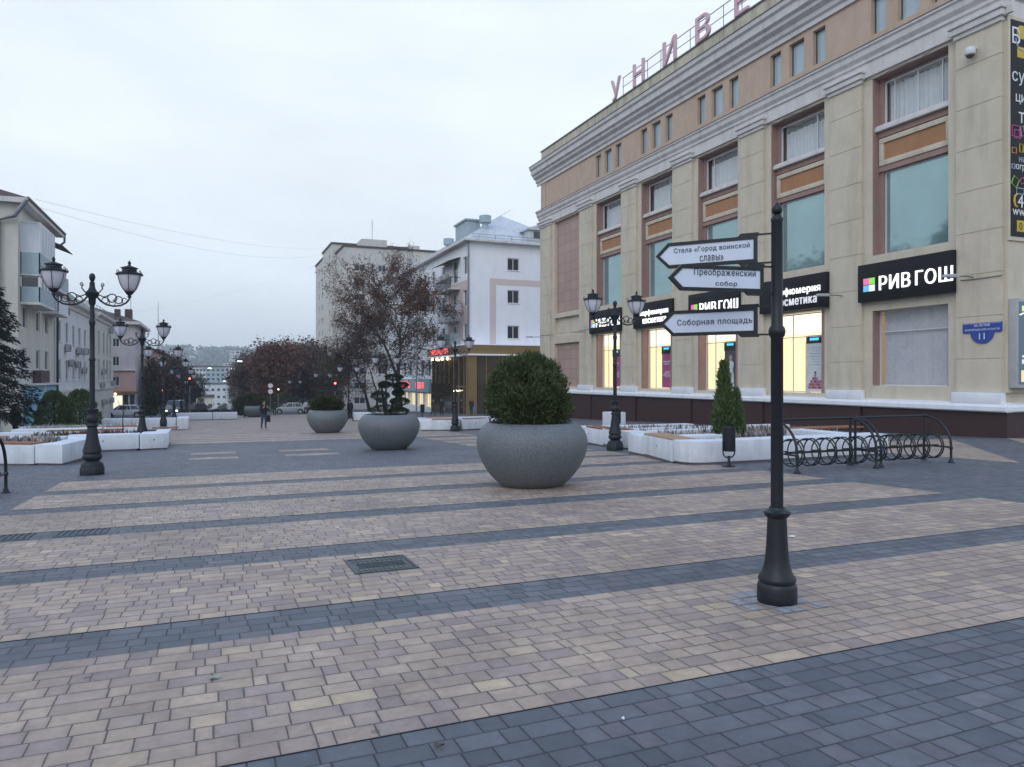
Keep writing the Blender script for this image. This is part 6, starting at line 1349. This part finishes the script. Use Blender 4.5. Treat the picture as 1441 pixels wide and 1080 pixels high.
# the row of trees beyond the crossing: three kinds, copied
kinds = [tree('rust-brown tree at the front of the right-hand group beyond the crossing', 51, 8.2, 128, 11.5, 'rust_leaf', 0, 'trees beyond the crossing', spread=.72, trunk_r=.28, nleaf=13, lw=.30, fork=.16, levels=5, trunks=3, fill=1.9, droop=.03),
         tree('dark brown tree in the middle of the right-hand group', 52, 13.0, 134, 12.5, 'brown_leaf', 0, 'trees beyond the crossing', spread=.70, trunk_r=.3, nleaf=13, lw=.30, fork=.16, levels=5, trunks=3, fill=1.9, droop=.02),
         tree('olive-tinged tree at the right of the group beyond the crossing', 53, 16.2, 140, 12.0, 'olive_leaf', 0, 'trees beyond the crossing', spread=.72, trunk_r=.28, nleaf=13, lw=.30, fork=.17, levels=5, trunks=3, fill=1.9, droop=.02)]
rows = [(0, 9.5, 146, 1.0), (1, 8.6, 162, 1.0), (1, 15.5, 152, 1.12), (2, 12.2, 158, 1.05), (0, 8.4, 180, 1.0), (2, 18.5, 128, .8), (1, 20.5, 168, 1.25), (0, 8.2, 205, 1.0), (1, 13.5, 180, 1.1), (2, 8.0, 235, 1.0), (1, 17.8, 190, 1.25), (2, 24, 205, 1.4)]
for i, (k, x, y, s) in enumerate(rows): copy_tree(kinds[k], P(x, y), i * 1.7, ('rust-brown', 'dark brown', 'olive-tinged')[k] + ' tree deeper in the right-hand mass of trees beyond the crossing', scale=s)
for i, (k, x, y, s, l) in enumerate([(1, -6.8, 122, .74, 'dark tree behind the third left lamp beyond the crossing'), (0, -5.6, 131, .70, 'reddish tree behind the left row of lamps beyond the crossing'), (1, -7.6, 142, .8, 'second dark tree along the left pavement beyond the crossing'), (2, -5.8, 156, .75, 'olive tree further along the left pavement'), (0, -5.4, 175, .75, 'small reddish tree at the far end of the left pavement'), (1, -6.6, 200, .8, 'farthest dark tree on the left pavement')]):
    copy_tree(kinds[k], P(x, y), i * 2.3, l, scale=s)
def hedge(x, y, r, h, n, label): low_shrub(x, y, zg(y), r, h, n, label, 'shrub_leaf', 3)
hedge(7.6, 120, 2.2, 2.2, 1500, 'green bush at the foot of the right-hand trees'); hedge(10.8, 121, 2.4, 2.6, 1500, 'second green bush at the foot of the right-hand trees')
# spruce at the left edge
sx_, sy_ = -10.9, 44.2
t = thing('spruce', 'dark spruce with drooping boughs at the left edge', 'tree', P(sx_, sy_)); g_ = zg(sy_); q = random.Random(7); HS = 9.0
mb = MB(); mb.tube([(sx_, sy_, g_), (sx_ + .05, sy_, g_ + HS * .5), (sx_, sy_, g_ + HS)], [.2, .12, .02], 8); mb.build('trunk', M['bark'], t)
wd, lf = MB(), MB(); z = 1.5
while z < HS - .2:
    f = 1 - z / HS; nb = q.choice((5, 6, 7))
    for k in range(nb):
        a = 6.283 * (k + q.random()) / nb; L = (.3 + 3.5 * f ** .8) * q.uniform(.75, 1.12); pts = []
        for j in range(6):
            s = j / 5; pts.append(Vector((sx_ + math.cos(a) * L * s, sy_ + math.sin(a) * L * s, g_ + z - .35 * L * s * s * (1.2 - s * .6) + .02)))
        wd.tube(pts, [.035, .03, .025, .02, .012, .006], 4)
        for j in range(1, 6):
            for _ in range(int(24 + 22 * f)):
                s = q.random(); p = pts[j - 1].lerp(pts[j], s); wv = L * .22 * (1 - (j - 1 + s) / 6)
                p = p + Vector((-math.sin(a), math.cos(a), 0)) * q.uniform(-1, 1) * wv + Vector((0, 0, q.uniform(-.22, .06)))
                lf.card(p, (math.cos(a) + q.gauss(0, .5), math.sin(a) + q.gauss(0, .5), q.gauss(-.5, .35)), .07 * q.uniform(.6, 1.3), .26 * q.uniform(.5, 1.3), q)
    z += .30
wd.build('limbs', M['bark'], t); lf.build('foliage', M['spruce_leaf'], t)

copy_tree(t, P(-31, 62), 1.0, 'tall spruce behind the left house, mirrored in the nearest big store window', scale=3.1); copy_tree(t, P(-36, 70), 2.6, 'second tall spruce behind the left house', scale=2.7)
for i, (k, x, y, s) in enumerate([(1, -27, 71, 1.75), (2, -30, 86, 1.8), (1, -33, 95, 1.9), (2, -28, 104, 1.7)]): copy_tree(kinds[k], P(x, y), i * 1.9, 'tall tree in the yards behind the left houses, mirrored in the store windows', scale=s, group='yard trees behind the left houses')

# ------------------------------------------------------------------ far town and hillside
def far_block(label, x0, x1, y, z1, m, rows_, cols, group='far apartment blocks in the valley', dep=14, z0=None, wz=1.5, roof='roof_dk', extra=None):
    zb = zg(y) - 2 if z0 is None else z0; t = thing('apartment_block', label, 'apartment block', (x0, y, zb), 0, group)
    hl = []; fh = (z1 - zb - 3) / rows_
    for r_ in range(rows_):
        for c in range(cols):
            u = x0 + (x1 - x0) * (c + .5) / cols; hl.append((u - .8, u + .8, zb + 2.5 + r_ * fh + .8, zb + 2.5 + r_ * fh + .8 + wz))
    mb = MB(); wall(mb, 'y', y, 1, x0, x1, zb, z1, hl, .4); mb.box(x0, y + .5, zb, x1, y + dep, z1 - .05); mb.build('wall', M[m], t)
    mb = MB()
    for h in hl: mb.box(h[0], y + .25, h[2], h[1], y + .3, h[3])
    mb.build('window_row', M['glass_dk'], t); mb = MB(); mb.box(x0 - .4, y - .4, z1, x1 + .4, y + dep, z1 + 1.0); mb.build('roof', M[roof], t); return t
far_block('far white block with rows of small windows, left half', -13.5, -3.0, 520, 8.6, 'blw_wall', 8, 5); far_block('far pale green block between the two white ones', -2.9, 8.5, 520.5, 8.6, 'balc', 8, 4); far_block('far white block with rows of small windows, right half', 8.6, 19, 520, 8.6, 'blw_wall', 8, 4)
far_block('low far cream house at the foot of the valley', -7, 1, 330, -6.4, 'yel_wall', 1, 3, dep=10); far_block('green-roofed low far building below the white blocks', -10, 12, 470, -2.2, 'blw_wall', 3, 7, roof='roof_gr')
far_block('pale slab block high on the far hillside, left', -62, -44, 1150, 38, 'blw_wall', 9, 6, z0=5); far_block('pale slab block standing on the far hillside, right of centre', 22, 34, 1000, 37, 'blw_wall', 9, 4, z0=0); far_block('pink block low on the far hillside', -36, -17, 900, 12, 'rose_wall', 5, 6, z0=-8); far_block('distant block on the hill behind the left trees', -110, -80, 1300, 46, 'lil_wall', 8, 7, z0=15); far_block('distant white tower beside the panel block', 125, 150, 900, 34, 'blw_wall', 10, 6, z0=0)
far_block('distant pale block on the ridge', -20, 10, 1450, 52, 'blw_wall', 7, 8, z0=25)
qb = random.Random(3)
for k in range(9):
    y = 760 + 80 * k; x = qb.uniform(-.09, .10) * y; wd_ = qb.uniform(14, 40); far_block('pale block among the woods of the hazy far hillside', x, x + wd_, y, zg(y) + qb.uniform(9, 24), qb.choice(('blw_wall', 'wht_wall', 'lil_wall', 'yel_wall')), qb.choice((4, 6, 8)), max(3, int(wd_ / 6)), group='blocks scattered over the far hillside')
t = thing('wooden_house', 'far house with a pale gabled roof edge behind the dark trees', 'house', (24, 230, zg(230))); mb = MB(); mb.box(17, 228, -14, 30, 240, 5.0); mb.build('wall', M['grey_wall2'], t)
mb = MB(); mb.add([(16, 227, 5), (31, 227, 5), (23.5, 227, 9.2), (16, 240, 5), (31, 240, 5), (23.5, 240, 9.2)], [(0, 1, 2), (3, 5, 4), (0, 2, 5, 3), (1, 4, 5, 2)]); mb.build('roof', M['roof_dk'], t); mb = MB(); mb.tube([(16, 226.8, 5), (23.5, 226.8, 9.2), (31, 226.8, 5)], .22, 4); mb.build('gable_trim', M['trim'], t)
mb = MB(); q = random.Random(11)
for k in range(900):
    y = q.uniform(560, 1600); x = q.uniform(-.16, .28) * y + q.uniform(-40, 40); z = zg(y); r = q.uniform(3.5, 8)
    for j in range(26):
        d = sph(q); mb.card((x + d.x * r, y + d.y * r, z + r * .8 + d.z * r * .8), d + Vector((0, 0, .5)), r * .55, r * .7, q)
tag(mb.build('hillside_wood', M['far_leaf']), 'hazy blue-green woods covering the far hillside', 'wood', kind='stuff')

# ------------------------------------------------------------------ overhead wires
def wire(label, a, b, sag, r=.009):
    a, b = Vector(a), Vector(b); mb = MB(); mb.tube([a.lerp(b, k / 24) - Vector((0, 0, sag * 4 * (k / 24) * (1 - k / 24))) for k in range(25)], r, 4); tag(mb.build('overhead_wire', M['rail']), label, 'wire', 'overhead wires crossing the sky')
wire('upper of two dark wires from the left house roof to the tower', (-10.3, 54.5, 13.0), (24.9, 150.5, 28.4), 1.6); wire('lower of two dark wires from the left house roof to the tower', (-10.3, 55.5, 12.7), (24.9, 150.8, 28.0), 2.6); wire('thin wire low in the sky from the corner house to the tower', (-10, 117, 11), (24.5, 160, 27.5), 1.2, .007)
# ------------------------------------------------------------------ haze
hz = bpy.data.materials.new('haze'); hz.use_nodes = True; n = hz.node_tree.nodes; n.clear(); o = n.new('ShaderNodeOutputMaterial'); v = n.new('ShaderNodeVolumePrincipled')
v.inputs['Color'].default_value = (.90, .96, 1.0, 1); v.inputs['Density'].default_value = .00055; v.inputs['Anisotropy'].default_value = .2; hz.node_tree.links.new(v.outputs[0], o.inputs['Volume'])
mb = MB(); mb.box(-1000, -300, -40, 1000, 1680, 90); struct(mb.build('haze', hz), 'stuff')
